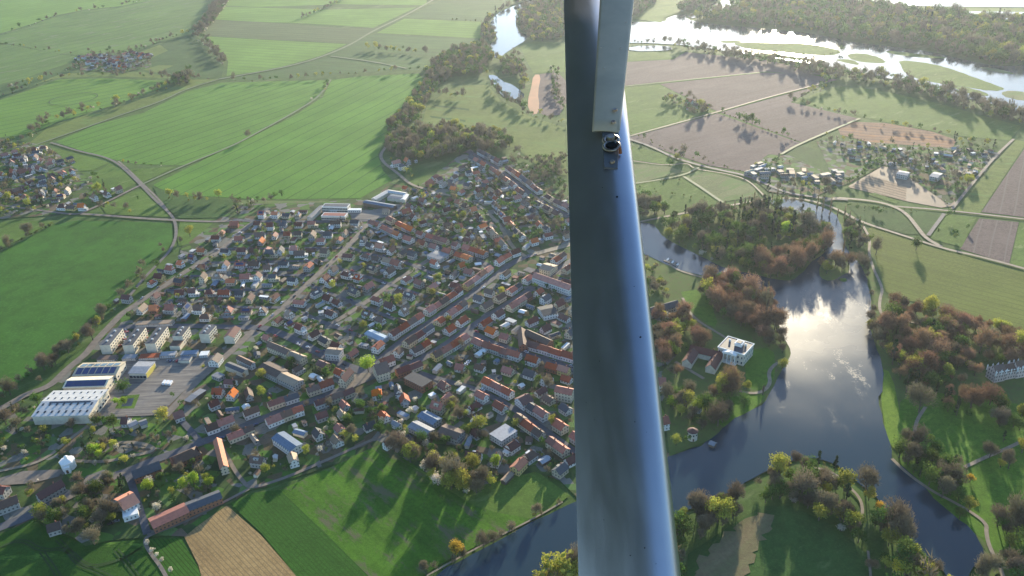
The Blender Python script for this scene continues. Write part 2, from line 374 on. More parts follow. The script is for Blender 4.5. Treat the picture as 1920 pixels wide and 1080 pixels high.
fld([(1400,325),(1440,290),(1480,292),(1560,330),(1530,262),(1640,268),(1880,285),(1840,330),(1780,385),(1700,330),(1655,310),(1590,345),(1520,372),(1440,360)], M_garden, 'ground', rough=1)
fld([(150,115),(200,98),(280,105),(285,125),(230,138),(150,132)], M_garden, 'ground')
PARKL = [(1200,560),(1205,480),(1260,505),(1310,518),(1375,525),(1430,540),(1452,600),(1480,640),(1485,675),(1455,715),(1440,750),(1385,785),(1340,822),(1255,857),(1240,700),(1290,640)]
fld(PARKL, M_park, 'ground')
fld([(1262,505),(1318,520),(1330,560),(1350,620),(1310,600),(1280,560)], M_pgrass, 'meadow', smooth=1)
fld([(1345,750),(1440,735),(1420,765),(1385,783),(1350,812)], M_pgrass, 'meadow', smooth=1)
fld([(1395,660),(1450,650),(1455,700),(1440,735),(1400,730)], M_pgrass, 'meadow', smooth=1)
fld([(1228,405),(1330,390),(1440,377),(1600,425),(1600,500),(1200,560)], M_park, 'ground')
fld([(1625,432),(1645,500),(1665,560),(1920,625),(2060,665),(2060,1160),(1780,1160),(1840,1060),(1660,820),(1655,760),(1637,640),(1632,560)], M_park, 'ground')
fld([(1648,690),(1672,700),(1690,790),(1700,840),(1670,845),(1655,790)], field_mat('bank_grass', (.17, .31, .03), (.22, .36, .045), None, 0, streak=.3, scale=.06, fine=.3), 'meadow', smooth=1)
fld([(1690,730),(1780,740),(1920,760),(2060,790),(2060,1160),(1900,1060),(1800,980),(1690,880),(1680,840)], M_pgrass, 'meadow', smooth=1)
PENIN = [(1120,1160),(1120,1060),(1200,1000),(1265,972),(1317,950),(1375,925),(1440,885),(1490,865),(1550,865),(1597,900),(1645,935),(1700,1000),(1775,1070),(1800,1160)]
fld([(1280,1160),(1290,1040),(1380,980),(1430,950),(1480,950),(1560,985),(1625,1040),(1640,1160)], F_dmead, 'meadow')
# ---------------------------------------------------------------- water
def water_mat(name, rough, col, bump, bscale, patch=True):
    s = NT(name); p = s.pos()
    n = s.noise(p, .012, 3, .6)
    s.l(s.mapr(n, .4, .62, rough*.6, rough*1.5) if patch else s.mapr(n, 0, 1, rough, rough), s.b.inputs['Roughness'])
    b = s.n('ShaderNodeBump'); b.inputs['Distance'].default_value = .1
    s.l(s.mapr(s.noise(p, .006, 3, .6), .42, .6, bump*.25, bump), b.inputs['Strength'])
    s.l(s.noise(vscale(s, p, 1, 1), bscale, 3, .6), b.inputs['Height']); s.l(b.outputs[0], s.b.inputs['Normal'])
    s.b.inputs['Base Color'].default_value = (*col, 1); s.b.inputs['IOR'].default_value = 1.33
    s.b.inputs['Specular IOR Level'].default_value = .5
    return s.m
M_lake = water_mat('lake_water', .06, (.02, .04, .055), .4, .9)
def ruffle():
    """a breeze roughens the middle of the lake: rougher, steeper ripples in streaks"""
    t = M_lake.node_tree; s = NT.__new__(NT); s.m = M_lake; s.t = t; s.b = [n for n in t.nodes if n.type == 'BSDF_PRINCIPLED'][0]
    p = s.pos(); c = G(1545, 610); d = s.n('ShaderNodeVectorMath', operation='DISTANCE'); s.l(p, d.inputs[0]); d.inputs[1].default_value = c
    near = s.mapr(d.outputs['Value'], 50, 235, 1, 0)
    m = s.math('MULTIPLY', near, s.mapr(s.noise(vscale(s, p, .05, .02, 1, -.2), 1, 5, .75), .38, .68)); f = s.noise(p, .7, 3, .7)
    m2 = s.math('MAXIMUM', s.math('MULTIPLY', m, s.mapr(f, .46, .62, .62, 1)), s.math('MULTIPLY', near, .5))
    old = s.b.inputs['Roughness'].links[0].from_socket; mx = s.n('ShaderNodeMix', data_type='FLOAT'); s.l(m2, mx.inputs[0]); s.l(old, mx.inputs[2]); mx.inputs[3].default_value = .47
    s.l(mx.outputs[0], s.b.inputs['Roughness'])
ruffle()
M_river = water_mat('river_water', .10, (.03, .045, .05), .35, .5)
ZW = .9
LAKE = [(760,1140),(830,1068),(870,1052),(950,1008),(1010,972),(1085,942),(1180,890),(1252,857),(1292,845),(1320,835),(1340,820),(1360,800),(1385,782),(1422,765),(1440,748),(1455,715),(1467,692),(1482,675),(1483,660),(1477,645),(1467,632),(1462,612),(1450,590),(1432,552),(1420,538),(1375,525),(1340,521),(1310,517),(1260,503),(1215,480),(1195,470),(1150,440),(1160,420),(1195,417),(1225,421),(1232,430),(1242,445),(1272,462),(1315,482),(1350,500),(1370,507),(1400,512),(1420,517),(1440,522),(1465,527),(1485,527),(1502,515),(1517,495),(1535,485),(1550,470),(1555,445),(1550,425),(1522,415),(1497,405),(1472,395),(1440,380),(1440,376),(1465,374),(1495,376),(1535,387),(1565,400),(1575,420),(1580,435),(1583,455),(1592,477),(1612,495),(1625,520),(1628,540),(1635,577),(1631,600),(1630,620),(1637,635),(1647,665),(1657,695),(1655,730),(1647,752),(1655,790),(1662,812),(1672,842),(1670,860),(1680,870),(1700,882),(1720,902),(1740,925),(1755,940),(1780,960),(1795,975),(1815,987),(1830,1007),(1845,1035),(1850,1050),(1830,1062),(1815,1085),(1800,1140),(1790,1140),(1775,1072),(1727,1035),(1705,1022),(1698,1000),(1655,970),(1645,935),(1615,910),(1597,900),(1580,880),(1550,865),(1522,860),(1490,865),(1457,877),(1440,885),(1405,900),(1375,925),(1345,932),(1317,950),(1285,957),(1265,972),(1180,1015),(1110,1062),(1020,1062),(985,1140)]
WATER_PX = [LAKE]
wz = .95
def water(name, px, mat, z=None, sm=1, add=True):
    if add: WATER_PX.append(px)
    return sheet(name, px, mat, wz if z is None else z, smooth=sm, rough=.8, step=9)
water('lake', LAKE, M_lake, add=False)
def isl(px, mat, name='island', z=1.0, sm=1): 
    ISL.append([G(*p) for p in px]); return sheet(name, px, mat, z, smooth=sm, rough=1.0, step=8)
ISL = []
isl([(1537,522),(1535,505),(1548,492),(1565,475),(1580,477),(1592,492),(1593,510),(1575,520),(1558,530)], M_park)
isl([(1573,525),(1582,522),(1590,527),(1582,531)], F_mead)
water('river', [(1040,-40),(1005,-5),(955,15),(930,27),(917,47),(930,65),(932,75),(914,86),(920,100),(932,112),(960,92),(985,77),(990,67),(975,62),(965,42),(975,25),(1015,2),(1070,-40)], M_river)
water('pond', [(913,141),(930,142),(940,152),(962,160),(975,170),(985,180),(975,187),(950,185),(935,175),(930,162)], M_river)
RIV = [(1120,40),(1247,43),(1252,32),(1290,26),(1283,36),(1330,45),(1440,55),(1515,62),(1565,72),(1600,80),(1665,87),(1740,97),(1800,110),(1840,120),(1890,126),(1960,118),(2100,150),(2100,290),(1925,218),(1865,197),(1815,186),(1770,171),(1715,156),(1665,148),(1615,138),(1580,131),(1545,123),(1490,116),(1440,107),(1400,102),(1330,92),(1250,82),(1120,80)]
water('river', RIV, M_river)
water('river', [(1288,30),(1318,20),(1333,8),(1358,0),(1386,6),(1384,14),(1342,18),(1325,27),(1300,36)], M_river, .96)
water('river', [(1180,87),(1250,86),(1262,92),(1250,96),(1180,97)], M_river, .96)
water('river', [(1400,-60),(1440,-10),(1560,2),(1620,8),(1700,12),(1900,14),(2200,16),(2200,-120)], M_river)
for q in ([(1690,17),(1730,20),(1790,22),(1920,23),(1980,25),(1980,28),(1880,27),(1780,25),(1720,23)], [(1835,33),(1862,29),(1880,34),(1900,36),(1870,38),(1845,39)]):
    water('pond', q, M_river, .96)
for q in ([(1370,82),(1400,80),(1440,81),(1490,81),(1527,85),(1560,92),(1580,98),(1560,106),(1500,102),(1440,97),(1400,92)],
          [(1585,103),(1615,100),(1652,109),(1664,120),(1630,119),(1600,115)],
          [(1683,114),(1727,117),(1770,126),(1802,137),(1865,160),(1887,168),(1865,173),(1802,163),(1752,156),(1712,147),(1693,135),(1690,125)],
          [(1780,160),(1830,168),(1858,179),(1840,182),(1800,172)], [(1873,175),(1895,170),(1960,180),(1960,195),(1890,186)],
          [(1660,95),(1722,102),(1790,111),(1720,109),(1665,101)], [(1560,112),(1600,112),(1615,124),(1590,120)], [(1830,126),(1870,130),(1905,140),(1890,140),(1850,132)],
          [(1345,78),(1385,77),(1395,80),(1360,82)], [(1405,104),(1440,100),(1530,113),(1500,114)]):
    isl(q, F_dullm if q[0][0] > 1800 else F_mead, z=1.02)
fld([(1660,13),(1920,16),(2100,18),(2100,40),(1900,36),(1760,30),(1690,24)], F_mead, 'meadow', z=.94)
fld([(1188,36),(1215,0),(1290,-20),(1300,0),(1285,12),(1270,25),(1245,33),(1240,43)], F_mead, 'meadow', z=.97)
# ---------------------------------------------------------------- roads and paths
M_asph = simple('asphalt', (.075, .078, .088), (.10, .102, .112), .3)
M_pale = simple('pale_paving', (.21, .175, .14), (.145, .125, .105), .2)
M_dirt = simple('gravel_path', (.26, .215, .16), (.19, .16, .115), .2)
M_track = simple('grass_track', (.18, .20, .11), (.13, .17, .08), .12)
M_rail = simple('ballast', (.13, .115, .10), (.17, .15, .13), .3)
s = NT('concrete_yard'); p = s.pos(); st = s.noise(vscale(s, p, .03, .35, 1, -.25), 1, 5, .7)
c = s.mix(s.mapr(st, .38, .62), (.11, .10, .095), (.26, .23, .19)); c = s.mix(s.mapr(s.noise(p, .05, 5, .7), .5, .62, 0, .7), c, (.17, .16, .15)); M_yard = s.fin(c, .9, .2)
RZ = .885
def road(px, w, mat=M_asph, name='road', sm=2):
    global RZ; RZ += .003; return ribbon(name, px, w, mat, max(RZ, .0), sm)
def sq(px, mat, name='pavement'):
    global RZ; RZ += .003; return sheet(name, px, mat, RZ)
road([(-140,330),(0,293),(75,270),(160,240),(230,215),(300,192),(350,167),(412,149)], 4, M_track)
road([(412,149),(550,124),(615,103),(660,83),(700,58),(760,30),(830,-10)], 7, M_track, 'track')
road([(620,106),(700,116),(762,129)], 5, M_track, 'track')
road([(95,268),(150,285),(190,293),(217,304),(238,322),(262,345),(290,375),(318,400),(328,414),(332,440),(322,468),(300,492),(268,525),(240,560)], 3.6, M_rail, 'railway_bed')
road([(222,303),(240,318),(268,346),(300,376),(326,412)], 2.8, M_pale)
road([(268,346),(235,362),(200,380),(170,393),(150,402),(130,403),(0,385),(-140,370)], 4.5, M_pale)
road([(620,150),(600,181),(555,210),(480,251),(435,275),(350,309),(268,346)], 4, M_track, 'track')
road([(152,402),(200,405),(260,410),(330,414),(400,417),(440,415)], 5, M_pale)
road([(480,415),(455,432),(438,450),(412,472),(375,495),(337,517),(310,537),(287,550),(250,576),(230,588),(212,607),(180,640),(162,665),(140,682),(120,700),(100,720),(82,730),(50,740),(22,757),(-60,800)], 7.5, M_pale)
road([(437,413),(480,416),(600,417),(700,414)], 7)
road([(700,412),(688,424),(650,467),(612,502),(567,542),(530,580),(480,616),(440,655),(420,672),(400,690),(370,715),(340,750),(310,782)], 7, M_pale)
road([(700,414),(730,428),(767,447),(830,466),(905,492),(925,505)], 6.5)
road([(1075,458),(1000,478)], 8, M_dirt)
road([(1000,478),(962,492),(930,518),(902,540),(855,572),(805,607),(767,632),(742,650),(705,682),(690,700)], 8)
road([(1075,488),(1020,525),(990,547),(960,567),(905,600),(855,635),(817,660),(780,680),(730,697),(700,707),(655,725),(630,737),(580,755),(530,772),(480,792),(430,812),(385,828),(330,850),(280,868),(240,885),(200,898),(150,920),(100,945),(60,968),(0,990),(-140,1050)], 8.5)
road([(480,616),(505,617),(567,645),(610,670),(670,695),(695,702)], 9)
road([(222,614),(300,613),(350,612),(480,616)], 8)
road([(805,488),(722,540),(710,552),(680,572),(645,595),(612,613)], 6, M_pale)
LANES = [[(440,440),(670,437)], [(400,468),(645,466)], [(380,494),(615,490)], [(345,519),(588,517)], [(310,545),(560,545)], [(265,575),(527,578)],
  [(655,465),(700,480),(760,492),(830,522)], [(620,500),(720,530),(800,558)], [(577,535),(660,568),(745,602)], [(537,575),(610,608),(700,640)]]
for l in LANES: road(l, 5)
road([(785,700),(820,712),(892,730),(960,765),(1010,800),(1080,850)], 6)
road([(878,622),(920,645),(960,658),(1020,676),(1080,695)], 9)
road([(878,285),(920,310),(960,338),(1010,378),(1067,408)], 9)
road([(985,505),(1030,520),(1075,532)], 9)
road([(725,275),(712,292),(720,307),(745,325),(767,345),(785,352),(830,365),(867,372),(905,390),(925,410),(942,430),(960,465),(985,482)], 4.5, M_dirt, 'path')
road([(725,815),(690,830),(600,870),(530,900),(470,918),(457,906),(438,880),(420,845),(405,825)], 3, M_pale, 'path')
road([(468,918),(430,938),(350,980),(300,998),(276,1008),(271,1018),(280,1035),(310,1075),(330,1130)], 2.4, M_pale, 'path')
road([(238,885),(250,915),(262,955),(277,1003)], 5)
road([(375,828),(350,800),(335,785)], 5)
road([(0,885),(80,868),(125,830),(165,800)], 3, M_dirt, 'path')
road([(140,866),(200,868),(240,858),(290,848),(285,838),(250,830),(205,833)], 3.5, M_dirt, 'path')
for a in ((130,832),(150,840)): road([(a[0]+80,a[1]-2),(a[0]+150,a[1]+3)], 1.5, M_dirt, 'path')
sq([(45,885),(118,882),(112,895),(60,908),(0,912),(-60,915),(-60,900),(0,898)], M_pale)
sq([(165,893),(240,886),(215,902),(160,925),(110,948),(150,915)], M_pale)
sq([(655,705),(690,700),(700,706),(690,716),(650,735),(625,742)], M_pale)
sq([(212,680),(290,672),(385,668),(410,668),(395,692),(365,715),(335,745),(300,780),(175,785),(205,735),(222,705)], M_yard)
sq([(700,395),(770,378),(740,405),(705,412),(660,412),(655,395)], M_yard)
sq([(216,768),(228,744),(263,741),(252,768)], F_mead, 'lawn')
sq([(228,764),(234,750),(252,748),(247,763)], simple('dark_pool', (.03, .04, .055), None, 1, .3, .5), 'pond')
# right-hand side
road([(1165,163),(1300,149),(1437,135)], 3, M_track, 'track')
road([(1170,259),(1345,211),(1440,183),(1550,155)], 3.5, M_dirt)
road([(1465,290),(1500,270),(1612,223)], 4, M_track, 'track')
road([(1180,262),(1220,275),(1262,296),(1300,308),(1350,320),(1400,330),(1440,348),(1475,363),(1535,372),(1590,376)], 4.5, M_asph)
road([(1183,302),(1250,312),(1290,306),(1300,318),(1360,326),(1400,337),(1425,360),(1432,368)], 2.2, M_dirt, 'path')
road([(1180,347),(1280,331),(1310,315)], 3, M_track, 'track')
road([(1282,332),(1310,350),(1355,381)], 4, M_track, 'track')
road([(1195,418),(1250,407),(1310,396),(1360,388),(1440,374),(1490,372),(1540,382),(1580,398),(1612,417),(1700,445),(1770,468),(1850,485),(2060,545)], 4, M_dirt)
road([(1572,372),(1640,378),(1676,388),(1700,402),(1718,425),(1735,448),(1765,464)], 4.5, M_dirt)
road([(1676,388),(1780,396),(1920,412),(2060,428)], 3.5, M_pale)
road([(1900,262),(1870,290),(1842,322),(1815,355),(1785,393)], 3.5, M_pale)
road([(1740,443),(1770,402)], 4)
road([(1545,378),(1572,372)], 6, M_dirt)
road([(1618,425),(1632,450),(1628,475),(1637,505),(1647,525),(1655,545),(1650,560),(1648,580),(1655,595),(1690,602),(1740,612)], 2.6, M_dirt, 'path')
road([(1280,560),(1290,585),(1310,605),(1350,628),(1368,640)], 2.6, M_dirt, 'path')
road([(1255,497),(1270,508),(1310,520),(1330,525)], 2.5, M_dirt, 'path')
road([(1266,680),(1300,700),(1320,712)], 3, M_dirt, 'path')
road([(1386,735),(1410,740),(1432,736),(1445,720),(1440,700),(1452,685),(1465,680)], 3, M_dirt, 'path')
road([(1808,878),(1850,858),(1890,842),(1930,822)], 2.8, M_dirt, 'path')
road([(1672,862),(1700,890),(1750,925),(1785,942),(1825,965),(1850,985),(1848,1000),(1855,1030),(1878,1070),(1890,1130)], 2.4, M_dirt, 'path')
road([(1714,815),(1718,790),(1735,765)], 2.5, M_dirt, 'path')
road([(1525,878),(1555,885),(1575,898),(1592,915),(1612,935),(1618,960),(1612,985)], 2, M_dirt, 'path')
road([(1627,1035),(1632,1080),(1636,1140)], 1.5, M_dirt, 'path')
road([(800,1082),(860,1048),(950,1000),(1000,975),(1055,943)], 1.3, M_dirt, 'path')
s_h = field_mat('reed_stubble', (.22, .16, .095), (.12, .13, .055), ((1330,1080),(1470,960)), 0, .5, (.15, .12, .08), streak=.8, scale=.05)
fld([(1290,1160),(1300,1050),(1385,985),(1440,960),(1462,975),(1440,1000),(1425,1030),(1400,1060),(1370,1160)], s_h, 'field', z=.93, smooth=1, rough=3.2, step=3.5)
# tramline curves in the corner field
M_tram = simple('wheel_track', (.018, .045, .012), (.025, .06, .015), .4)
for q in ([(0,1028),(40,1014),(75,1038),(120,1030),(150,1058),(170,1068),(230,1052),(262,1030)], [(75,1038),(95,1065),(110,1090)], [(105,1015),(125,1035),(140,1060),(180,1075),(210,1090)], [(215,1035),(240,1065),(255,1085)]):
    a = gpoly(q); 
    for o_ in (0, 2.2): ribbon('wheel_track', [v+Vector((o_*.7, o_*.9, 0)) for v in a], 1.0, M_tram, .94, 3, occ=False, world=True)
def ring(px, py, rad):
    c = G(px, py); ribbon('wheel_track', [c+Vector((rad*math.cos(a*.2618), rad*math.sin(a*.2618), 0)) for a in range(25)], 1.6, M_tram, .95, 1, occ=False, world=True)
ring(138, 186, 42)
for q in ([(150,424),(295,428),(312,436),(310,462),(290,482)], [(292,354),(330,364),(480,369),(665,368),(700,352)], [(120,272),(215,298),(258,303),(345,303)], [(694,285),(700,318),(722,338)], [(205,595),(238,552),(290,494)], [(60,268),(170,236),(350,176),(410,160)], [(600,188),(560,216),(485,257)]):
    ribbon('wheel_track', gpoly(q), 1.3, M_tram, .945, 2, occ=False)
for a, b, w in ROADS:
    L_ = (b-a).length; n = max(1, int(L_/2))
    for k in range(n+1):
        q = a.lerp(b, k/n); occ_mark(q.x, q.y, w)
WATER_W = [[G(*p) for p in w] for w in WATER_PX]
def on_water(x, y):
    for w in WATER_W:
        if inside((x, y), w):
            for i in ISL:
                if inside((x, y), i): return False
            return True
    return False
# ================================================================= buildings
BZ = .9
RED = roof_mat('roof_red', (.36, .10, .055), (.26, .08, .05)); DRED = roof_mat('roof_dark_red', (.13, .045, .035), (.10, .04, .035))
BRN = roof_mat('roof_brown', (.13, .08, .06), (.10, .065, .05)); GRY = roof_mat('roof_grey', (.07, .075, .085), (.055, .06, .07))
ORG = roof_mat('roof_orange', (.55, .17, .06), (.45, .14, .06)); LGR = roof_mat('roof_pale_grey', (.26, .27, .29), (.20, .21, .23))
TAN = roof_mat('roof_tan', (.30, .22, .15), (.24, .18, .13)); BLU = roof_mat('roof_blue_grey', (.12, .17, .24), (.10, .14, .19))
WHT = roof_mat('roof_white', (.62, .62, .60), (.50, .51, .50)); CRM = roof_mat('roof_cream', (.60, .52, .38), (.50, .43, .32))
W_wh = wall_mat('wall_white', (.68, .67, .64)); W_cr = wall_mat('wall_cream', (.60, .52, .38)); W_gr = wall_mat('wall_grey', (.38, .37, .35))
W_br = wall_mat('wall_brick', (.32, .15, .09)); W_pl = simple('wall_plain', (.64, .58, .46), (.52, .47, .38), .3); W_ye = wall_mat('wall_yellow', (.58, .44, .18))
W_dk = simple('wall_boards', (.14, .11, .085), (.10, .08, .065), .6)
M_brick = simple('chimney_brick', (.28, .12, .08), (.2, .1, .07), 2); M_trim = simple('white_trim', (.75, .74, .70)); M_glass = simple('dark_glass', (.02, .03, .045), None, 1, .1, .6)
M_solar = simple('solar_panel', (.015, .03, .12), (.02, .035, .09), .3, .15, .6); M_door = simple('door_wood', (.12, .07, .04)); M_grn = simple('greenhouse_film', (.30, .36, .42), (.22, .28, .34), .2, .3, .5)
M_met = simple('pale_metal', (.45, .46, .47), None, 1, .45, .5); M_red = simple('red_cladding', (.45, .08, .05)); M_yel = simple('yellow_cladding', (.50, .42, .10))
def wall_mb(L, W, eh, rise):
    m = MB(); m.box(-L/2, L/2, -W/2, W/2, -.6, eh)
    if rise:
        for x in (-L/2, L/2):
            v = [(x, -W/2, eh), (x, W/2, eh), (x, 0, eh+rise)]; m.add(v, [(0, 1, 2) if x > 0 else (0, 2, 1)])
    return m
def roof_mb(L, W, eh, rise, oh=.5, t=.25, hip=0, mi2=None):
    m = MB()
    if not rise:
        m.box(-L/2-.15, L/2+.15, -W/2-.15, W/2+.15, eh, eh+.35)
        return m
    sl = rise/(W/2); y = W/2+oh; z = eh-oh*sl; l = L/2+oh; h = hip
    for sgn in (-1, 1):
        a = [(-l, sgn*y, z), (l, sgn*y, z), (l-h, 0, eh+rise), (-l+h, 0, eh+rise)]
        v = a+[(p[0], p[1], p[2]+t) for p in a]
        fs = [(0, 1, 2, 3), (4, 7, 6, 5), (0, 4, 5, 1), (1, 5, 6, 2), (3, 7, 4, 0)]
        if sgn > 0: fs = [tuple(reversed(f)) for f in fs]
        m.add(v, fs, 1 if (mi2 and sgn > 0) else 0)
    if h:
        for sx in (-1, 1):
            v = [(sx*l, -y, z+t), (sx*l, y, z+t), (sx*(l-h), 0, eh+rise+t)]; m.add(v, [(0, 1, 2)])
    return m
AUTO = []   # (object, adjective, noun, world x, world y, street phrase)
_mesh_cache = {}
def part_from(key, name, fn, mat, parent):
    k = (key, mat.name if not isinstance(mat, tuple) else mat[0].name, name)
    if k not in _mesh_cache:
        o = fn().build(name, list(mat) if isinstance(mat, tuple) else mat, parent); _mesh_cache[k] = o.data; return o
    o = bpy.data.objects.new(name, _mesh_cache[k]); COL.objects.link(o); o.parent = parent; return o
def chim(L, eh, rise, x, y=.8): 
    m = MB(); m.box(x-.35, x+.35, y-.35, y+.35, eh+rise*.4, eh+rise+1.1); return m
def house(name, loc, rz, L, W, eh, rise, wm, rm, label=None, cat='house', group=None, chimney=True, hip=0, occ=True, extra=None, windows=True):
    L, W, eh, rise = round(L*2)/2, round(W*2)/2, round(eh*2)/2, round(rise*2)/2
    o = empty(name, (loc[0], loc[1], BZ), rz, label, cat, group)
    part_from((L, W, eh, rise), 'wall', lambda: wall_mb(L, W, eh, rise), wm, o)
    r = part_from((L, W, eh, rise, hip), 'roof', lambda: roof_mb(L, W, eh, rise, hip=hip), rm, o)
    if chimney and rise:
        part_from((L, eh, rise), 'chimney', lambda: chim(L, eh, rise, L*.22), M_brick, r)
    if extra: extra(o, L, W, eh, rise)
    if occ:
        c, s_ = math.cos(rz), math.sin(rz); n = max(1, int(L/3)); k = max(1, int(W/3))
        for i in range(n+1):
            for j in range(k+1):
                x = -L/2+L*i/n; y = -W/2+W*j/k; occ_mark(loc[0]+x*c-y*s_, loc[1]+x*s_+y*c, 1)
    return o
# -------- windows and doors as real parts on the larger buildings
def add_windows(o, L, W, z0, dz, floors, nx, ny, sides='xXyY', w=1.2, h=1.5, frame=True, mat=None):
    for side in sides:
        n = nx if side in 'yY' else ny
        for f in range(floors):
            for i in range(n):
                u = ((i+.5)/n-.5)*(L if side in 'yY' else W); z = z0+f*dz
                m = MB(); fr = .12
                m.box(-w/2, w/2, -.06, .05, 0, h, 0)
                for a in ((-w/2-fr, w/2+fr, -fr, 0), (-w/2-fr, w/2+fr, h, h+fr), (-w/2-fr, -w/2, 0, h), (w/2, w/2+fr, 0, h)):
                    m.box(a[0], a[1], -.06, .09, a[2], a[3], 1)
                key = ('win', w, h)
                p = part_from(key, 'window', lambda: m, (mat or M_glass, M_trim), o)
                if side == 'y': p.location = (u, -W/2-.03, z); p.rotation_euler = (0, 0, math.pi)
                elif side == 'Y': p.location = (u, W/2+.03, z)
                elif side == 'x': p.location = (-L/2-.03, u, z); p.rotation_euler = (0, 0, math.pi/2)
                else: p.location = (L/2+.03, u, z); p.rotation_euler = (0, 0, -math.pi/2)
def add_door(o, x, y, rz, w=1.2, h=2.2, mat=None):
    m = MB(); m.box(-w/2, w/2, -.06, .08, .0, h); p = m.build('door', mat or M_door, o); p.location = (x, y, 0); p.rotation_euler = (0, 0, rz); return p
def frame4(px4, z):
    """near-left, far-left, far-right, near-right roof corners in the photo -> centre, angle of nl->nr, L, W"""
    a, b, c, d = [G(x, y, BZ+z) for x, y in px4]; ctr = (a+b+c+d)/4
    u = ((d-a)+(c-b))/2; v = ((b-a)+(c-d))/2
    return ctr, math.atan2(u.y, u.x), u.length, abs(v.x*(-u.y)+v.y*u.x)/u.length
def bq(name, px4, z, rise, wm, rm, label, cat='building', group=None, **k):
    c, a, L_, W_ = frame4(px4, z)
    rot90 = k.pop('across', False)
    if rot90: a += math.pi/2; L_, W_ = W_, L_
    L_, W_ = max(4, L_), max(4, W_)
    o = house(name, c, a, L_, W_, z, rise, wm, rm, label, cat, group, **k)
    o['dims'] = [L_, W_]; return o, round(L_*2)/2, round(W_*2)/2
def bl(name, p0, p1, W_, z, rise, wm, rm, label, cat='house', group=None, **k):
    a, b = G(*p0, BZ+z+rise*.6), G(*p1, BZ+z+rise*.6); c = (a+b)/2; d = b-a
    o = house(name, c, math.atan2(d.y, d.x), max(5, d.length), W_, z, rise, wm, rm, label, cat, group, **k)
    return o, round(max(5, d.length)*2)/2, round(W_*2)/2
# ---- apartment blocks
ordn = ['leftmost', 'second', 'third', 'fourth', 'fifth', 'sixth']
APG = 'cream apartment blocks in a row below the estate'
for i, (p0, p1, z, rise, rm) in enumerate([((196,647),(221,616),9.5,0,GRY), ((239,647),(264,614),9.5,0,GRY), ((281,644),(305,612),9.5,0,GRY), ((332,630),(346,612),9.5,0,GRY), ((382,626),(396,610),9.5,0,GRY), ((428,630),(441,613),6.5,2.5,DRED)]):
    extra = ['leftmost in the row, beside the tree belt', 'second from the tree belt', 'third from the tree belt, beside the parking', 'fourth from the tree belt, shorter, with a low annex', 'fifth from the tree belt, with dark flat roof', 'with a dark red pitched roof, nearest the pale street'][i]
    o, L_, W_ = bl('apartment_block', p0, p1, 9.5, z, rise, W_pl, rm, 'cream apartment block '+extra, 'apartment block', APG, chimney=False)
    add_windows(o, L_, W_, 1.2, 2.8, 3 if z > 8 else 2, max(5, int(L_/4)), 2, 'y', 1.7, 1.4)
    if not rise:
        for k in range(3):
            m = MB(); m.box(-.8, .8, -.8, .8, 0, 1.3); v = m.build('roof_vent', M_met, o); v.location = (L_*(k-1)*.3, 0, z+.35)
    if i == 3:
        m = MB(); m.box(-L_/2-9, -L_/2, -W_/2, W_/2, -.5, 4.5); m.build('annex', W_pl, o); m = MB(); m.box(-L_/2-9.2, -L_/2-.003, -W_/2-.2, W_/2+.2, 4.5, 4.8); m.build('annex_roof', BRN, o)
# ---- halls of the trading estate
def skylights(o, L_, W_, eh, rise, n, rows, side, mat=None, w=1.4, ln=2.4):
    sl = rise/(W_/2); ang = math.atan(sl)
    for r in range(rows):
        for i in range(n):
            y = W_/2*(.25+.5*r/max(1, rows-1))*side
            m = MB(); m.box(-w/2, w/2, -ln/2, ln/2, 0, .5); q = part_from(('sky', w, ln), 'skylight', lambda: m, mat or M_glass, o)
            q.location = ((i+.5)/n*L_-L_/2, y, eh+rise-abs(y)*sl+.26); q.rotation_euler = (-ang*side, 0, 0)
def panel(o, L_, W_, eh, rise, side, x0, x1, f0, f1, mat=M_solar, name='solar_array'):
    sl = rise/(W_/2) if rise else 0; m = MB()
    ya, yb = side*W_/2*f0, side*W_/2*f1
    za, zb = eh+rise-abs(ya)*sl+.33, eh+rise-abs(yb)*sl+.33
    if not rise: za = zb = eh+.42
    v = [(x0*L_, ya, za), (x1*L_, ya, za), (x1*L_, yb, zb), (x0*L_, yb, zb)]; v2 = [(p[0], p[1], p[2]+.12) for p in v]
    m.add(v+v2, [(0, 1, 2, 3), (4, 5, 6, 7), (0, 4, 5, 1), (1, 5, 6, 2), (2, 6, 7, 3), (3, 7, 4, 0)]); return m.build(name, mat, o)
o, L_, W_ = bq('warehouse', [(60,780),(101,734),(197,730),(171,779)], 8, 2, W_pl, WHT, 'large white warehouse with many roof lights beside the tree belt', 'warehouse', chimney=False, windows=False)
skylights(o, L_, W_, 8, 2, 8, 2, -1); skylights(o, L_, W_, 8, 2, 8, 2, 1, None, 1, 1.6); panel(o, L_, W_, 8, 2, -1, -.35, .4, .06, .16, M_glass, 'roof_glazing')
add_windows(o, L_, W_, 1.5, 3, 1, 0, 7, 'X', 3, 2)
o, L_, W_ = bq('warehouse', [(120,727),(133,708),(209,705),(200,725)], 7, 2, W_pl, CRM, 'long white warehouse with one dark blue solar roof slope', 'warehouse', chimney=False)
panel(o, L_, W_, 7, 2, -1, -.47, .47, .12, .92); add_windows(o, L_, W_, 2.2, 3, 1, 14, 3, 'yX', 2.6, 1.6)
o, L_, W_ = bq('warehouse', [(139,704),(153,682),(231,678),(221,703)], 7, 2, W_pl, CRM, 'cream warehouse with dark solar strips and white roof bands', 'warehouse', chimney=False)
for a in range(6):
    panel(o, L_, W_, 7, 2, -1, -.46+a*.155, -.46+a*.155+.13, .1, .85); panel(o, L_, W_, 7, 2, 1, -.46+a*.155, -.46+a*.155+.13, .15, .7, M_glass, 'roof_glazing')
add_windows(o, L_, W_, 2.2, 3, 1, 14, 3, 'yX', 2.6, 1.6)
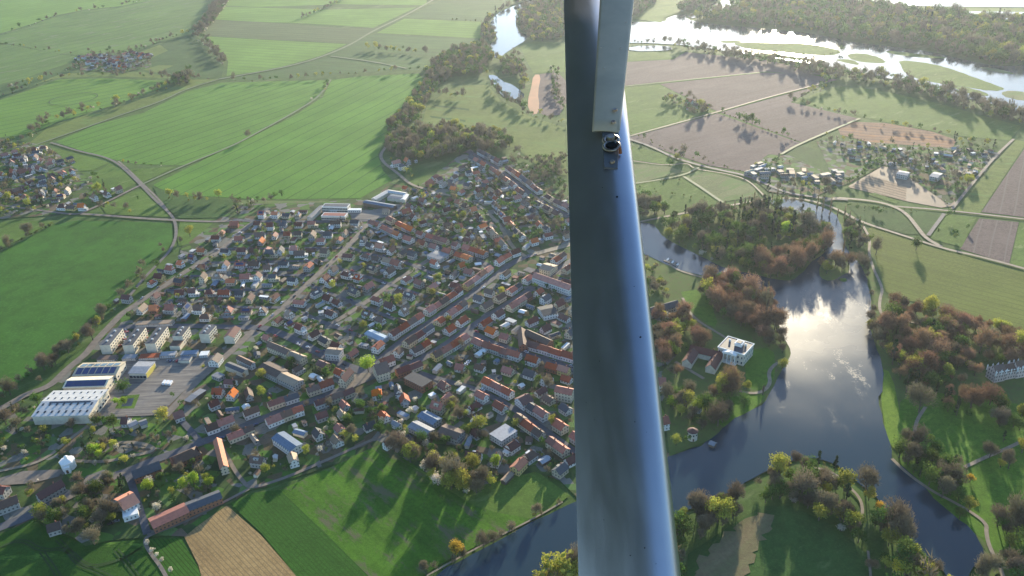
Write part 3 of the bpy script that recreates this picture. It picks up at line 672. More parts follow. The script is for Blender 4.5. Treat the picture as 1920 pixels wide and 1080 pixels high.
o, L_, W_ = bq('market_hall', [(245,699),(256,679),(287,678),(276,701)], 5.5, 1.0, W_pl, LGR, 'small pale blue roofed hall with yellow end wall in the yard', 'hall', chimney=False)
m = MB(); m.box(L_/2+.003, L_/2+.2, -W_/2+1, W_/2-1, 0, 4.6); m.build('yellow_front', M_yel, o); add_windows(o, L_, W_, .5, 3, 1, 5, 0, 'y', 3.5, 2.6)
def garage_row(p0, p1, W_, n, label, rm=LGR, h=2.6):
    o, L_, W_ = bl('garage_row', p0, p1, W_, h, 0, W_gr, rm, label, 'garages', chimney=False)
    for i in range(n):
        add_door(o, ((i+.5)/n-.5)*L_, -W_/2-.003, math.pi, L_/n*.75, 2.1, M_met)
garage_row((256,606), (325,603), 7, 20, 'long tan roofed garage row above the apartment blocks', TAN)
garage_row((184,671), (218,670), 7, 8, 'grey garage row just above the cream warehouse', BRN); garage_row((231,669), (256,668), 7, 7, 'white roofed garage row beside the reddish garages', LGR)
garage_row((262,668), (300,666), 7, 10, 'reddish garage row behind the yellow ended hall', RED); garage_row((300,664), (330,662), 7, 7, 'pale garage row right of the reddish garages', LGR); garage_row((340,662), (371,660), 7, 8, 'blue grey garage row facing the yard', BLU); garage_row((375,663), (391,662), 7, 4, 'short white garage row nearest the pale street', WHT)
bq('market_hall', [(334,676),(340,668),(359,668),(356,676)], 3, 0, W_pl, BLU, 'flat blue grey roofed hall at the top of the yard', 'hall', chimney=False)
bl('detached_house', (398,676), (408,664), 9, 5, 3, W_wh, TAN, 'white house with sunlit tan roof and pale blue gable by the yard', chimney=True)
bq('sports_hall', [(422,684),(431,680),(464,691),(455,700)], 5, 1.2, W_pl, GRY, 'white hall with dark roof slope beside the pale street', 'hall', chimney=False)
bq('office_building', [(442,672),(451,667),(478,680),(470,685)], 5, 1.5, W_wh, BRN, 'low brown roofed white building near the dark roofed hall', 'building', chimney=False)
bq('shed', [(398,705),(406,697),(420,702),(412,711)], 3, 0, W_gr, LGR, 'flat grey shed beside the pale street corner', 'shed', chimney=False)
bq('shed', [(350,752),(372,728),(380,731),(362,755)], 3, .5, W_dk, LGR, 'long corrugated grey shed beside the yard', 'shed', chimney=False)
bl('detached_house', (325,777), (342,771), 9, 4, 3.5, W_wh, RED, 'small white house with reddish roof at the yard corner')
bl('detached_house', (229,785), (240,785), 8, 3.5, 3.5, W_wh, DRED, 'small dark red roofed house under the yard')
bl('shed', (240,797), (256,790), 7, 3, .8, W_pl, LGR, 'long white roofed shed under the yard', 'shed', chimney=False); bl('shed', (262,793), (274,789), 7, 3, .8, W_pl, LGR, 'short white roofed shed under the yard', 'shed', chimney=False)
# ---- school and works at the top of the town
o, L_, W_ = bq('school_building', [(605,388),(608,382),(655,382),(652,390)], 7, 0, W_pl, WHT, 'long white school block with dark flat roof by the bright field', 'school'); panel(o, L_, W_, 7, 0, 1, -.48, .48, -.8, .8, GRY, 'roof_felt'); add_windows(o, L_, W_, 1, 3.2, 2, 16, 2, 'yX', 2, 1.8)
o, L_, W_ = bq('school_building', [(603,405),(607,399),(651,399),(648,407)], 5, 0, W_pl, WHT, 'white school block with flat red brown roof', 'school'); panel(o, L_, W_, 5, 0, 1, -.47, .47, -.8, .8, RED, 'roof_felt'); add_windows(o, L_, W_, 1, 3, 1, 14, 2, 'yX', 2, 1.8)
bq('school_building', [(583,408),(591,386),(600,386),(593,409)], 4, .8, W_pl, LGR, 'narrow pale grey roofed wing left of the school', 'school', chimney=False, across=True)
bq('school_building', [(618,394),(620,391),(678,391),(676,394)], 3.5, 0, W_wh, WHT, 'thin white connecting wing between the school blocks', 'school', chimney=False)
bq('works_building', [(683,380),(686,375),(742,384),(738,390)], 4, 1, W_dk, BLU, 'blue grey works shed with parked lorries in front', 'shed', chimney=False)
bq('works_building', [(700,373),(720,357),(728,358),(708,375)], 4, .8, W_pl, WHT, 'white diagonal wing of the works court', 'works', chimney=False, across=True)
bq('works_building', [(724,360),(728,356),(762,361),(759,366)], 4, .8, W_pl, WHT, 'white far wing of the works court', 'works', chimney=False)
bq('works_building', [(728,371),(733,364),(758,368),(754,374)], 4, .6, W_pl, BLU, 'blue roofed building inside the works court', 'works', chimney=False)
bl('works_building', (755,374), (762,364), 6, 4, .8, W_pl, WHT, 'short white right wing of the works court', 'works', chimney=False)
# ---- the villa by the lake
M_slate = simple('slate', (.045, .05, .065), (.06, .065, .08), .4, .6)
def villa():
    px = [(1352,649), (1379,626), (1408,637), (1383,656)]
    c, a, L_, W_ = frame4([px[0], px[1], px[2], px[3]], 14)
    L_, W_ = 23, 20
    o = empty('villa', (c.x, c.y, BZ), a, 'white lakeside villa with dark roof and columned front among trees', 'villa')
    m = MB(); m.box(-L_/2, L_/2, -W_/2, W_/2, -.5, 10.5); m.build('wall', W_pl, o)
    m = MB()
    for b_ in ((-L_/2-.5, L_/2+.5, -W_/2-.5, -W_/2+.3), (-L_/2-.5, L_/2+.5, W_/2-.3, W_/2+.5), (-L_/2-.5, -L_/2+.3, -W_/2+.3, W_/2-.3), (L_/2-.3, L_/2+.5, -W_/2+.3, W_/2-.3)): m.box(*b_, 10.5, 11.3)
    m.build('cornice', M_trim, o)
    m = MB(); m.box(-L_/2+.3, L_/2-.3, -W_/2+.3, W_/2-.3, 10.503, 11.0); r = m.build('roof', M_slate, o)
    m = MB(); m.box(-1, 5, -1, 5.5, 11, 13.4); m.box(-1.3, 5.3, -1.3, 5.8, 13.4, 13.7); m.build('belvedere', M_trim, r)
    m = MB(); m.box(0, 4, 0, 4.5, 13.7, 14.1); m.build('belvedere_roof', M_slate, r)
    add_windows(o, L_, W_, 1.3, 4.6, 2, 7, 6, 'yXY', 1.3, 2.2)
    m = MB(); m.box(-6, 6, -W_/2-4, -W_/2, 0, 1); m.build('portico_steps', M_trim, o)
    for i in range(4):
        m = MB(); m.cyl(-5+i*3.33, -W_/2-3.2, 1, 9, .5, .42, 10); m.build('column', M_trim, o)
    m = MB(); m.box(-6, 6, -W_/2-4, -W_/2-.003, 9, 10); m.add([(-6.2,-W_/2-4.1,10),(6.2,-W_/2-4.1,10),(0,-W_/2-4.1,12),(-6.2,-W_/2-.6,10),(6.2,-W_/2-.6,10),(0,-W_/2-.6,12)], [(0,1,2),(0,2,5,3),(1,4,5,2),(0,3,4,1)]); m.build('pediment', M_trim, o)
    for k in (-1, 1):
        m = MB(); m.box(k*7-.8, k*7+.8, 3, 4, 11, 13); m.build('chimney', M_trim, r)
    for i in range(-9, 10, 3):
        for j in range(-9, 10, 3): occ_mark(c.x+i*1.6, c.y+j*1.6, 3)
villa()
for a_ in range(10):
    g_ = G(1382, 656+a_*4.5); occ_mark(g_.x, g_.y, 17)
def court():
    c = G(1316, 683, BZ); a = wang((1290, 682), (1332, 692))
    o = empty('summer_kitchen', (c.x, c.y, BZ), a, 'cream U shaped annex with red brown roofs around a court near the villa', 'annex')
    for nm, (x0, x1, y0, y1) in {'rear_wing': (-14, 14, 8, 16), 'side_wing': (-14, -6, -10, 7.99), 'side_wing_b': (6, 14, -10, 7.99)}.items():
        L_, W_ = x1-x0, y1-y0; turn = L_ < W_
        if turn: L_, W_ = W_, L_
        w = wall_mb(L_, W_, 5, 3.5).build('wing_wall', W_pl, o); r = roof_mb(L_, W_, 5, 3.5).build('wing_roof', DRED, w)
        w.location = ((x0+x1)/2, (y0+y1)/2, 0)
        if turn: w.rotation_euler = (0, 0, math.pi/2)
        for q in (-.2, .2): chim(L_, 5, 3.5, L_*q).build('chimney', M_brick, w)
    for i in range(-14, 15, 4):
        for j in range(-10, 17, 4): occ_mark(c.x+i, c.y+j, 3)
court()
for a_ in range(7): g_ = G(1312, 690+a_*5); occ_mark(g_.x, g_.y, 16)
def castle():
    c = G(1883, 706, BZ); a = wang((1850, 712), (1912, 700))
    o = empty('gothic_house', (c.x, c.y, BZ), a, 'pale pink castle like house with pinnacles and battlements in the park', 'castle'); o.scale = (.8, .8, .8)
    bodies = [(-17, -5, -6, 6, 11), (-5, 8, -5, 7, 9), (8, 18, -6, 6, 11)]
    M_c = wall_mat('wall_gothic', (.62, .50, .44), 3, 4)
    for x0, x1, y0, y1, h in bodies:
        m = MB(); m.box(x0, x1, y0, y1, -.5, h); m.add([(x0, y0, h), (x0, y1, h), (x0, (y0+y1)/2, h+5)], [(0, 2, 1)]); m.add([(x1, y0, h), (x1, y1, h), (x1, (y0+y1)/2, h+5)], [(0, 1, 2)]); w = m.build('wall', M_c, o)
        r = roof_mb(x1-x0-1, y1-y0, h, 5, .3).build('roof', BRN, w); r.location = ((x0+x1)/2, (y0+y1)/2, 0)
    for x0, x1, y0, y1, h in bodies:
        for x in (x0, (x0+x1)/2, x1):
            for y in (y0, y1):
                if x in (-5, 8): x += .01
                m = MB(); m.cyl(x, y, h-3, h+1.2, .6, .5, 8); m.cyl(x, y, h+1.2, h+3.4, .75, .05, 8); m.build('pinnacle', M_trim, o)
    for i in range(11):
        for y in (-6.4, ):
            m = MB(); m.box(-17+i*3.3, -15.6+i*3.3, y, y+.5, 11, 12.2); m.build('merlon', M_trim, o)
    for i in range(-18, 19, 4):
        for j in range(-6, 8, 4): occ_mark(c.x+i, c.y+j, 3)
castle()
for a_ in range(8):
    for b_ in (1860, 1885, 1910): g_ = G(b_, 708+a_*5); occ_mark(g_.x, g_.y, 12)
# ---- other hand placed buildings
def chapel():
    c = G(130, 876, BZ); o = empty('mausoleum', (c.x, c.y, BZ), .3, 'white eight sided chapel with low white roof beside the cemetery', 'chapel')
    m = MB(); m.cyl(0, 0, -.5, 6, 5.2, 5.2, 8); m.box(-2, 2, -7.5, -4.6, -.5, 5); m.box(-2, 2, 4.6, 7.5, -.5, 5); m.build('wall', M_trim, o)
    m = MB(); m.cyl(0, 0, 6, 6.5, 5.7, 5.7, 8); m.cyl(0, 0, 6.5, 8.4, 5.2, 1.4, 8); r = m.build('roof', M_trim, o)
    m = MB(); m.cyl(0, 0, 8.4, 10, 1.3, 1.3, 8); m.cyl(0, 0, 10, 11, 1.5, .1, 8); m.build('lantern', M_trim, r)
    add_door(o, 0, -7.55, 0, 1.6, 3); occ_mark(c.x, c.y, 8)
chapel()
def rotunda():
    c = G(1298, 822, BZ); o = empty('round_tower', (c.x, c.y, BZ), 0, 'white round tower house with brown cone roof by the lake shore', 'tower')
    m = MB(); m.cyl(0, 0, -.5, 7, 3.6, 3.4, 20); m.build('wall', W_pl, o, smooth=False)
    m = MB(); m.cyl(0, 0, 7, 9.2, 4.2, .3, 20); m.build('roof', DRED, o)
    for k in range(5):
        m = MB(); m.box(-.5, .5, -.05, .1, 0, 1.4); w = m.build('window', M_glass, o); a = -1.57+(k-2)*.7; w.location = (3.52*math.cos(a), 3.52*math.sin(a), 4); w.rotation_euler = (0, 0, a-math.pi/2)
    add_door(o, 0, -3.62, 0, 1.1, 2.1); occ_mark(c.x, c.y, 5)
rotunda()
H1 = [
 ('brick_barn', [(287,991),(280,972),(346,943),(352,961)], 5, 1.5, W_br, RED, 'long barn with bright red roof beside the ploughed field', 'barn', {'chimney': False}),
 ('brick_barn', [(351,960),(347,943),(408,920),(417,933)], 5, 1.5, W_br, GRY, 'dark grey roofed barn joined to the bright red barn', 'barn', {'chimney': False}),
 ('farmhouse', [(226,963),(221,930),(247,922),(257,941)], 6, 3.5, W_wh, ORG, 'white farmhouse with glowing orange roof by the side lane', 'house', {}),
 ('farmhouse', [(231,972),(229,958),(256,950),(260,962)], 3.5, 0, W_wh, WHT, 'flat white extension in front of the orange roofed farmhouse', 'extension', {'chimney': False}),
 ('long_barn', [(412,880),(401,827),(412,825),(431,873)], 6, 2.5, W_cr, ORG, 'long narrow barn with sunlit orange tiles pointing at the road junction', 'barn', {'chimney': False, 'across': True}),
 ('long_barn', [(325,876),(319,856),(367,839),(377,848)], 5, 3.5, W_br, BRN, 'dark brown hipped barn along the road bend', 'barn', {'chimney': False, 'hip': 5}),
 ('long_barn', [(252,898),(246,884),(296,866),(302,878)], 5, 3.5, W_br, GRY, 'grey roofed barn along the road next to the side lane', 'barn', {'chimney': False}),
 ('long_house', [(74,938),(68,928),(112,903),(121,910)], 5, 3.5, W_gr, DRED, 'long dark red roofed house facing the paved square', 'house', {}),
 ('long_house', [(-6,958),(-10,943),(28,930),(37,940)], 5, 3, W_gr, BRN, 'long brown roofed house at the road edge below the paved square', 'house', {}),
 ('long_house', [(-20,925),(-24,908),(8,912),(16,926)], 5, 3, W_gr, DRED, 'dark red house at the edge of the paved square', 'house', {}),
 ('cottage', [(92,998),(88,984),(108,978),(118,990)], 4, 3, W_gr, BRN, 'lone brown roofed cottage hidden among dark trees', 'cottage', {}),
 ('workshop', [(540,846),(514,822),(530,808),(569,834)], 6, 1.6, W_wh, BLU, 'workshop with dark roof and a bright white roof strip', 'workshop', {'chimney': False, 'across': True}),
 ('greenhouse', [(713,641),(685,625),(697,618),(729,632)], 3.5, 1.0, M_grn, M_grn, 'long blue grey greenhouse between the gardens', 'greenhouse', {'chimney': False, 'across': True}),
 ('long_house', [(503,650),(508,641),(545,656),(540,666)], 6, 3, W_cr, BRN, 'cream two storey block with brown roof below the asphalt street', 'house', {}),
 ('long_house', [(542,668),(548,658),(572,667),(566,678)], 6, 2.5, W_cr, TAN, 'cream block with tan roof beside the brown roofed block', 'house', {}),
 ('school_building', [(485,692),(503,677),(537,694),(520,708)], 6, 2, W_gr, BRN, 'brown and tan roofed school wing below the cream blocks', 'school', {'chimney': False}),
 ('school_building', [(518,710),(538,696),(568,714),(552,722)], 6, 2, W_gr, TAN, 'second tan roofed school wing set back from the street', 'school', {'chimney': False}),
 ('detached_house', [(611,662),(616,652),(642,653),(636,666)], 7, 1.5, W_wh, TAN, 'big white house with green tan roof on the asphalt street corner', 'house', {}),
 ('farm_hall', [(784,781),(798,769),(826,784),(814,797)], 5, 1.4, W_gr, BLU, 'grey roofed hall with sunlit ridge, first of the stepped trio', 'hall', {'chimney': False}),
 ('farm_hall', [(767,801),(780,788),(812,804),(800,818)], 5, 1.4, W_gr, LGR, 'pale roofed hall, nearest the tree clump of the stepped trio', 'hall', {'chimney': False}),
 ('farm_hall', [(822,812),(834,794),(870,808),(858,824)], 5, 1.4, W_gr, BRN, 'brown edged grey hall, last of the stepped trio', 'hall', {'chimney': False}),
 ('supermarket', [(921,814),(944,795),(969,806),(941,830)], 5, 0, W_wh, LGR, 'large flat pale roofed hall in the lower town', 'hall', {'chimney': False}),
 ('brick_barn', [(722,838),(719,830),(744,814),(750,820)], 4.5, 3, W_wh, DRED, 'small dark red roofed barn at the corner of the green field', 'barn', {'chimney': False}),
 ('town_hall', [(706,703),(700,688),(722,681),(730,696)], 8, 6, W_cr, BRN, 'big brown roofed corner house beside the bright green tree', 'house', {}),
 ('long_house', [(1227,722),(1228,708),(1245,708),(1250,722)], 6, 3.5, W_wh, RED, 'white house with red roof behind the strut near the park trees', 'house', {}),
 ('long_house', [(1240,797),(1240,782),(1249,780),(1254,794)], 6, 3.5, W_wh, RED, 'dark red roofed house at the park edge by the strut', 'house', {}),
 ('inn', [(635,714),(648,695),(660,697),(650,716)], 7, 4, W_cr, DRED, 'corner house with dark red roof at the main junction', 'house', {'across': True}),
 ('courtyard_block', [(762,712),(770,694),(806,712),(796,728)], 6, 0, W_br, GRY, 'flat grey roofed block with red parapet near the main junction', 'building', {'chimney': False}),
 ('manor_wing', [(978,762),(968,746),(985,738),(998,752)], 5, 3.5, W_wh, DRED, 'dark red house on the small side street', 'house', {}),
 ('villa_house', [(1045,735),(1042,722),(1070,728),(1078,742)], 8, 2.5, W_cr, RED, 'cream two storey house with red roof beside the strut', 'house', {}),
 ('park_restaurant', [(1222,590),(1250,555),(1262,562),(1232,600)], 5, 3, W_gr, GRY, 'dark roofed building beside the strut above the park', 'building', {'chimney': False, 'across': True}),
 ('hotel', [(1000,520),(1006,512),(1075,535),(1070,545)], 7, 3, W_wh, RED, 'long red roofed hotel row leading to the strut', 'hotel', {}),
 ('hall', [(1015,505),(1022,492),(1040,497),(1036,510)], 6, 2, W_cr, TAN, 'sunlit cream hall behind the long red row', 'hall', {}),
 ('workshop', [(805,481),(812,468),(836,476),(830,488)], 4, .6, W_wh, LGR, 'white flat hall beneath the red terrace', 'hall', {'chimney': False}),
 ('workshop', [(1007,594),(1020,575),(1044,568),(1036,590)], 5, 1.5, W_wh, GRY, 'white gabled workshop with dark roof in the centre gardens', 'workshop', {'chimney': False}),
 ('yard_barn', [(963,650),(980,620),(990,618),(985,650)], 5, 3, W_br, BRN, 'left wing of the brown four sided farmyard', 'barn', {'chimney': False, 'across': True}),
 ('yard_barn', [(985,628),(990,618),(1035,638),(1028,648)], 5, 3, W_br, BRN, 'far wing of the brown four sided farmyard', 'barn', {'chimney': False}),
 ('stable', [(1682,326),(1686,320),(1706,323),(1702,330)], 5, 1, W_gr, LGR, 'pale grey roofed hall below the allotment gardens', 'hall', {'chimney': False}),
 ('stable', [(1745,331),(1750,322),(1765,325),(1761,334)], 5, 1, W_gr, LGR, 'grey roofed barn beside the bare riding ground', 'hall', {'chimney': False}),
 ('boathouse', [(1330,832),(1334,827),(1342,830),(1339,836)], 2.5, 1, W_dk, LGR, 'small grey boathouse on the lake shore', 'boathouse', {'chimney': False}),
 ('long_house', [(735,795),(740,788),(752,795),(748,801)], 4, 2, W_wh, LGR, 'small white house with blue grey roof in the lower gardens', 'house', {}),
 ('long_house', [(1300,766),(1304,760),(1316,764),(1312,770)], 3, 1, W_wh, WHT, 'small white pavilion among dark park trees', 'pavilion', {'chimney': False}),
]
for nm, px4, z, rise, wm, rm, lab, cat, k in H1:
    if rise > 3 and not k.get('across') : k = dict(k)
    bq(nm, px4, z, rise, wm, rm, lab, cat, **k)
sq([(1805,327),(1813,318),(1833,322),(1828,330)], M_dirt, 'riding_arena')
# ---- rows of houses along the streets
def wpath(px): return chaikin(gpoly(px), 2, False)
def walk(pts, step, start=0):
    out = []; d = start; acc = 0
    for a, b in zip(pts, pts[1:]):
        L_ = (b-a).length
        while d <= acc+L_:
            t = (d-acc)/L_; u = (b-a)/L_; out.append((a.lerp(b, t), math.atan2(u.y, u.x))); d += step() if callable(step) else step
        acc += L_
    return out
ROOFS = [(RED, 'red roofed', 4.5), (DRED, 'dark red roofed', 4), (BRN, 'brown roofed', 2), (GRY, 'grey roofed', 2.6), (ORG, 'orange roofed', 1.2), (TAN, 'tan roofed', .8)]
WALLS = [(W_wh, 'white', 6.5), (W_cr, 'cream', 3), (W_gr, 'grey', 1), (W_ye, 'yellow', .35), (W_br, 'brick', .4)]
def pick(lst): return R.choices(lst, [a[2] for a in lst])[0]
def detached(px, off, step, phrase, prob=.9, perp=.4, skip=()):
    for side in (-1, 1):
        if side in skip: continue
        for p, a in walk(wpath(px), lambda: step*R.uniform(.74, 1.12), R.uniform(3, 9)):
            if R.random() > prob: continue
            x = p.x-math.sin(a)*off*side; y = p.y+math.cos(a)*off*side
            if not occ_free(x, y, 5): continue
            L_ = R.choice((7.5, 8.5, 9.5, 10, 11.5)); W_ = R.choice((6, 6.5, 7.5)); eh = R.choice((3, 3.5, 4, 5)); ri = R.choice((2.5, 3, 3.5, 4))
            rm, rn, _ = pick(ROOFS); wm, wn, _ = pick(WALLS)
            rz = a+(math.pi/2 if R.random() < perp else 0)+R.uniform(-.06, .06)
            kindn = 'gabled_cottage' if eh <= 3.5 else 'detached_house'; o = house(kindn, (x, y), rz, L_, W_, eh, ri, wm, rm, None, 'house', 'houses of the small town', hip=0 if R.random() < .8 else 2.5)
            if R.random() < .3 and P(x, y)[2] < 900:
                m = MB(); sd = R.choice((-1, 1)); ww = R.choice((1.2, 2)); m.box(-ww, ww, min(sd*W_*.12, sd*W_*.36), max(sd*W_*.12, sd*W_*.36), eh+ri*.25, eh+ri*.82); m.build('dormer', [wm], o)
            elif R.random() < .12: panel(o, L_, W_, eh, ri, R.choice((-1, 1)), -.35, .35, .2, .8)
            if R.random() < .35:
                m = MB(); sd = R.choice((-1, 1)); m.box(L_/2+.003 if sd > 0 else -L_/2-3, L_/2+3 if sd > 0 else -L_/2-.003, -W_*.35, W_*.3, -.5, 2.7); m.build('extension', [wm], o)
            AUTO.append((o, f'{wn} house with {rn[:-2]}', rn, x, y, phrase)); 
            # an outbuilding behind it
            if R.random() < .9:
                q = R.uniform(9, 15); xx = x-math.sin(a)*q*side+math.cos(a)*R.uniform(-5, 5); yy = y+math.cos(a)*q*side+math.sin(a)*R.uniform(-5, 5)
                if occ_free(xx, yy, 3): shed(xx, yy, a+R.choice((0, 1.5708)))
SHEDS = []
SR = [(LGR, 'pale grey', 3), (WHT, 'white', 1.6), (BRN, 'brown', 2), (DRED, 'dark red', 1), (BLU, 'blue grey', 1.2), (GRY, 'dark grey', 1.5), (TAN, 'tan', 1)]
def shed(x, y, rz):
    rm, rn, _ = pick(SR); L_ = R.choice((4, 5, 6, 8, 10)); W_ = R.choice((3, 4, 5)); f = R.random() < .5
    nm_ = R.choice(('garden_shed', 'garden_shed', 'carport', 'summer_house')); nn = nm_.replace('_', ' ')  # same small shed shape whichever outbuilding name is drawn
    o = house(nm_, (x, y), rz, L_, W_, 2.5, 0 if f else 1, R.choice((W_dk, W_pl, W_gr)), rm, None, nn, 'small outbuildings in the town gardens', chimney=False)
    SHEDS.append(o); AUTO.append((o, f'{"flat" if f else "pitched"} {rn} {nn}', rn, x, y, ''))
def terrace(px, off, phrase, side, roofs=None, prob=.98, eh=(4, 4.5, 5), W_=7.5, seg=(7, 13)):
    pts = wpath(px); d = 0; tot = sum((b-a).length for a, b in zip(pts, pts[1:])); d = 2
    while d < tot-4:
        L_ = round(R.uniform(*seg)*2)/2
        w = walk(pts, 1e9, d+L_/2)
        if not w: break
        p, a = w[0]; d += L_+.02
        if R.random() > prob: continue
        x = p.x-math.sin(a)*off*side; y = p.y+math.cos(a)*off*side
        if any(on_water(x, y) for _ in (0,)): continue
        if not occ_free(x, y, 2): continue
        rm, rn, _ = pick(roofs or ROOFS); wm, wn, _ = pick(WALLS)
        e = R.choice(eh); ri = R.choice((2.5, 3, 3.5))
        o = house('terraced_house', (x, y), a+R.uniform(-.01, .01), L_-.02, W_+R.choice((-.5, 0, .5)), e, ri, wm, rm, None, 'house', 'terraced houses along the old streets')
        AUTO.append((o, f'{wn} terraced house with {rn[:-2]}', rn, x, y, phrase))
        if R.random() < .6:
            q = R.uniform(10, 18); xx = x-math.sin(a)*q*side; yy = y+math.cos(a)*q*side
            if occ_free(xx, yy, 3): shed(xx, yy, a+1.5708)
TR = [(RED, 'red roofed', 5), (DRED, 'dark red roofed', 3), (BRN, 'brown roofed', 3), (GRY, 'grey roofed', 1.5), (ORG, 'orange roofed', .6)]
RR = [(RED, 'red roofed', 7), (ORG, 'orange roofed', 1.5), (DRED, 'dark red roofed', 2)]
S5 = [(1000,478),(962,492),(930,518),(902,540),(855,572),(805,607),(767,632),(742,650),(712,678)]
S6 = [(1075,488),(1020,525),(990,547),(960,567),(905,600),(855,635),(817,660),(780,680),(735,697)]
S6b = [(655,728),(630,739),(580,757),(530,774),(480,794),(430,814),(388,830)]
terrace(S5, 10.5, 'along the upper main street', -1, TR); terrace(S5, 10.5, 'along the upper main street', 1, TR, .35)
terrace(S6, 10.5, 'along the lower main street', -1, TR); terrace(S6, 10.5, 'along the lower main street', 1, TR, .75)
terrace(S6b, 10.5, 'along the long lower road', -1, TR, .85); terrace(S6b, 10.5, 'along the long lower road', 1, TR, .9)
terrace([(705,418),(730,428),(767,447),(830,466),(900,490)], 9, 'along the street under the school', -1, RR); terrace([(715,420),(767,447),(830,466),(900,490)], 9, 'along the street under the school', 1, RR, .9)
terrace([(885,292),(920,310),(960,338),(1010,378),(1067,408)], 10.5, 'along the village street behind the strut', -1, TR, .85, (4, 5)); terrace([(885,292),(920,310),(960,338),(1010,378),(1067,408)], 10.5, 'along the village street behind the strut', 1, TR, .85, (4, 5))
terrace([(882,625),(920,645),(960,658),(1020,676),(1080,695)], 10.5, 'on the orange roofed side street', -1, RR); terrace([(882,625),(920,645),(960,658),(1020,676),(1080,695)], 10.5, 'on the orange roofed side street', 1, RR)
terrace([(892,730),(960,765),(1010,800),(1080,850)], 8.5, 'on the lane of the lower town', -1, TR, .85, (4, 5)); terrace([(892,730),(960,765),(1010,800),(1080,850)], 8.5, 'on the lane of the lower town', 1, TR, .8, (4, 5))
terrace([(1030,520),(1075,532)], 10, 'on the short street by the strut', -1, RR)
S7 = [(490,616),(505,619),(567,647),(610,672),(680,698)]
detached(S7, 14, 19, 'on the asphalt street', .9, .3)
detached([(700,412),(650,467),(612,502),(567,542),(530,580),(480,616)], 15, 19, 'on the pale diagonal street', .8, .5)
detached([(600,418),(480,417),(440,418)], 14, 17, 'on the top street', .95, .1); detached([(600,418),(700,416)], 14, 19, 'on the top street', .9, .2, (1,-1)[:1])
detached([(440,440),(412,472),(375,495),(337,517),(310,537),(287,552),(250,578)], 14, 18, 'beside the railway street', .85, .5, (-1,) if False else ())
nm = ['first', 'second', 'third', 'fourth', 'fifth', 'sixth', 'seventh', 'eighth', 'ninth', 'tenth']
for i, l in enumerate(LANES): detached(l, 12, 17, f'on the {nm[i]} garden lane', .9, .3)
detached([(250,600),(350,600),(480,602)], 1, 20, 'above the apartment blocks', .8, .2, (1,))
detached([(805,488),(722,540),(680,572),(645,595),(612,613)], 13, 18, 'on the narrow pale lane', .9, .4)
detached([(767,350),(830,370),(867,378),(905,395),(925,415),(945,440),(975,475)], 13, 20, 'on the curving gravel lane', .75, .4, ())
detached([(775,385),(830,405),(880,430),(930,460)], 12, 24, 'in the gardens under the gravel lane', .7, .4)
detached([(770,395),(850,450)], 10, 25, 'in the gardens under the gravel lane', .6, .4)
for q in ([(840,655),(760,705)], [(930,700),(1000,720),(1070,760)], [(840,720),(900,760),(960,800),(1060,880)], [(780,745),(860,775),(920,790)], [(690,760),(770,745)], [(880,850),(960,860),(1050,905)], [(980,560),(1075,600)], [(1000,600),(1075,640)], [(940,590),(1010,560)], [(820,560),(900,490),(960,460)], [(560,620),(690,600),(760,560)], [(620,640),(700,650)], [(880,640),(800,700)], [(380,735),(450,700),(480,720)], [(560,690),(610,715)], [(450,760),(560,735)], [(440,850),(520,870),(580,850)], [(700,870),(700,870)], [(960,830),(1070,890)], [(980,690),(1080,730)]):
    detached(q, 7, 21, 'among the close gardens', .75, .5)
# village at the far left, hamlet, settlement by the fields
for q in ([(0,372),(60,350),(140,330)], [(0,340),(60,322),(130,300)], [(0,395),(70,372),(130,368)], [(0,300),(50,290),(95,285)], [(-10,318),(40,305),(100,300)]):
    detached(q, 8, 15, 'in the village at the picture edge', .9, .4)
detached([(100,399),(150,400)], 9, 14, 'by the village crossroads', .9, .3); detached([(160,388),(235,362)], 8, 18, 'by the lone roadside yard', .5, .3)
detached([(155,108),(200,112),(235,118)], 10, 16, 'in the far hamlet', .9, .4); detached([(170,120),(230,126),(245,130)], 8, 17, 'in the far hamlet', .8, .4); detached([(238,103),(275,110)], 9, 14, 'in the far hamlet', .9, .4)
detached([(1280,195),(1330,205)], 8, 22, 'at the copse by the ploughed fields', .8, .4)
detached([(740,302),(770,320)], 8, 16, 'at the wood edge hamlet', .8, .4)
for q in ([(1405,325),(1440,310)], [(1440,318),(1480,312)], [(1480,325),(1530,330)], [(1500,335),(1580,325)], [(1530,342),(1590,335)], [(1410,335),(1470,330)]):
    for p, a in walk(wpath(q), lambda: R.uniform(11, 20), 2):
        for k in (-6, 6):
            x, y = p.x+R.uniform(-3, 3), p.y+k+R.uniform(-3, 3)
            if occ_free(x, y, 4):
                rm, rn, _ = R.choice([(CRM, 'cream', 1), (LGR, 'pale grey', 1), (TAN, 'tan', 1), (BRN, 'brown', 1)])
                L_, W_ = R.choice((6, 9, 13)), R.choice((5, 6.5)); o = house('works_shed', (x, y), a+R.choice((0, 1.57))+R.uniform(-.2, .2), L_, W_, 3, R.choice((0, 1)), W_gr, rm, None, 'shed', 'sheds of the field side works yard', chimney=False)
                AUTO.append((o, f'{rn} roofed works shed', rn, x, y, ''))
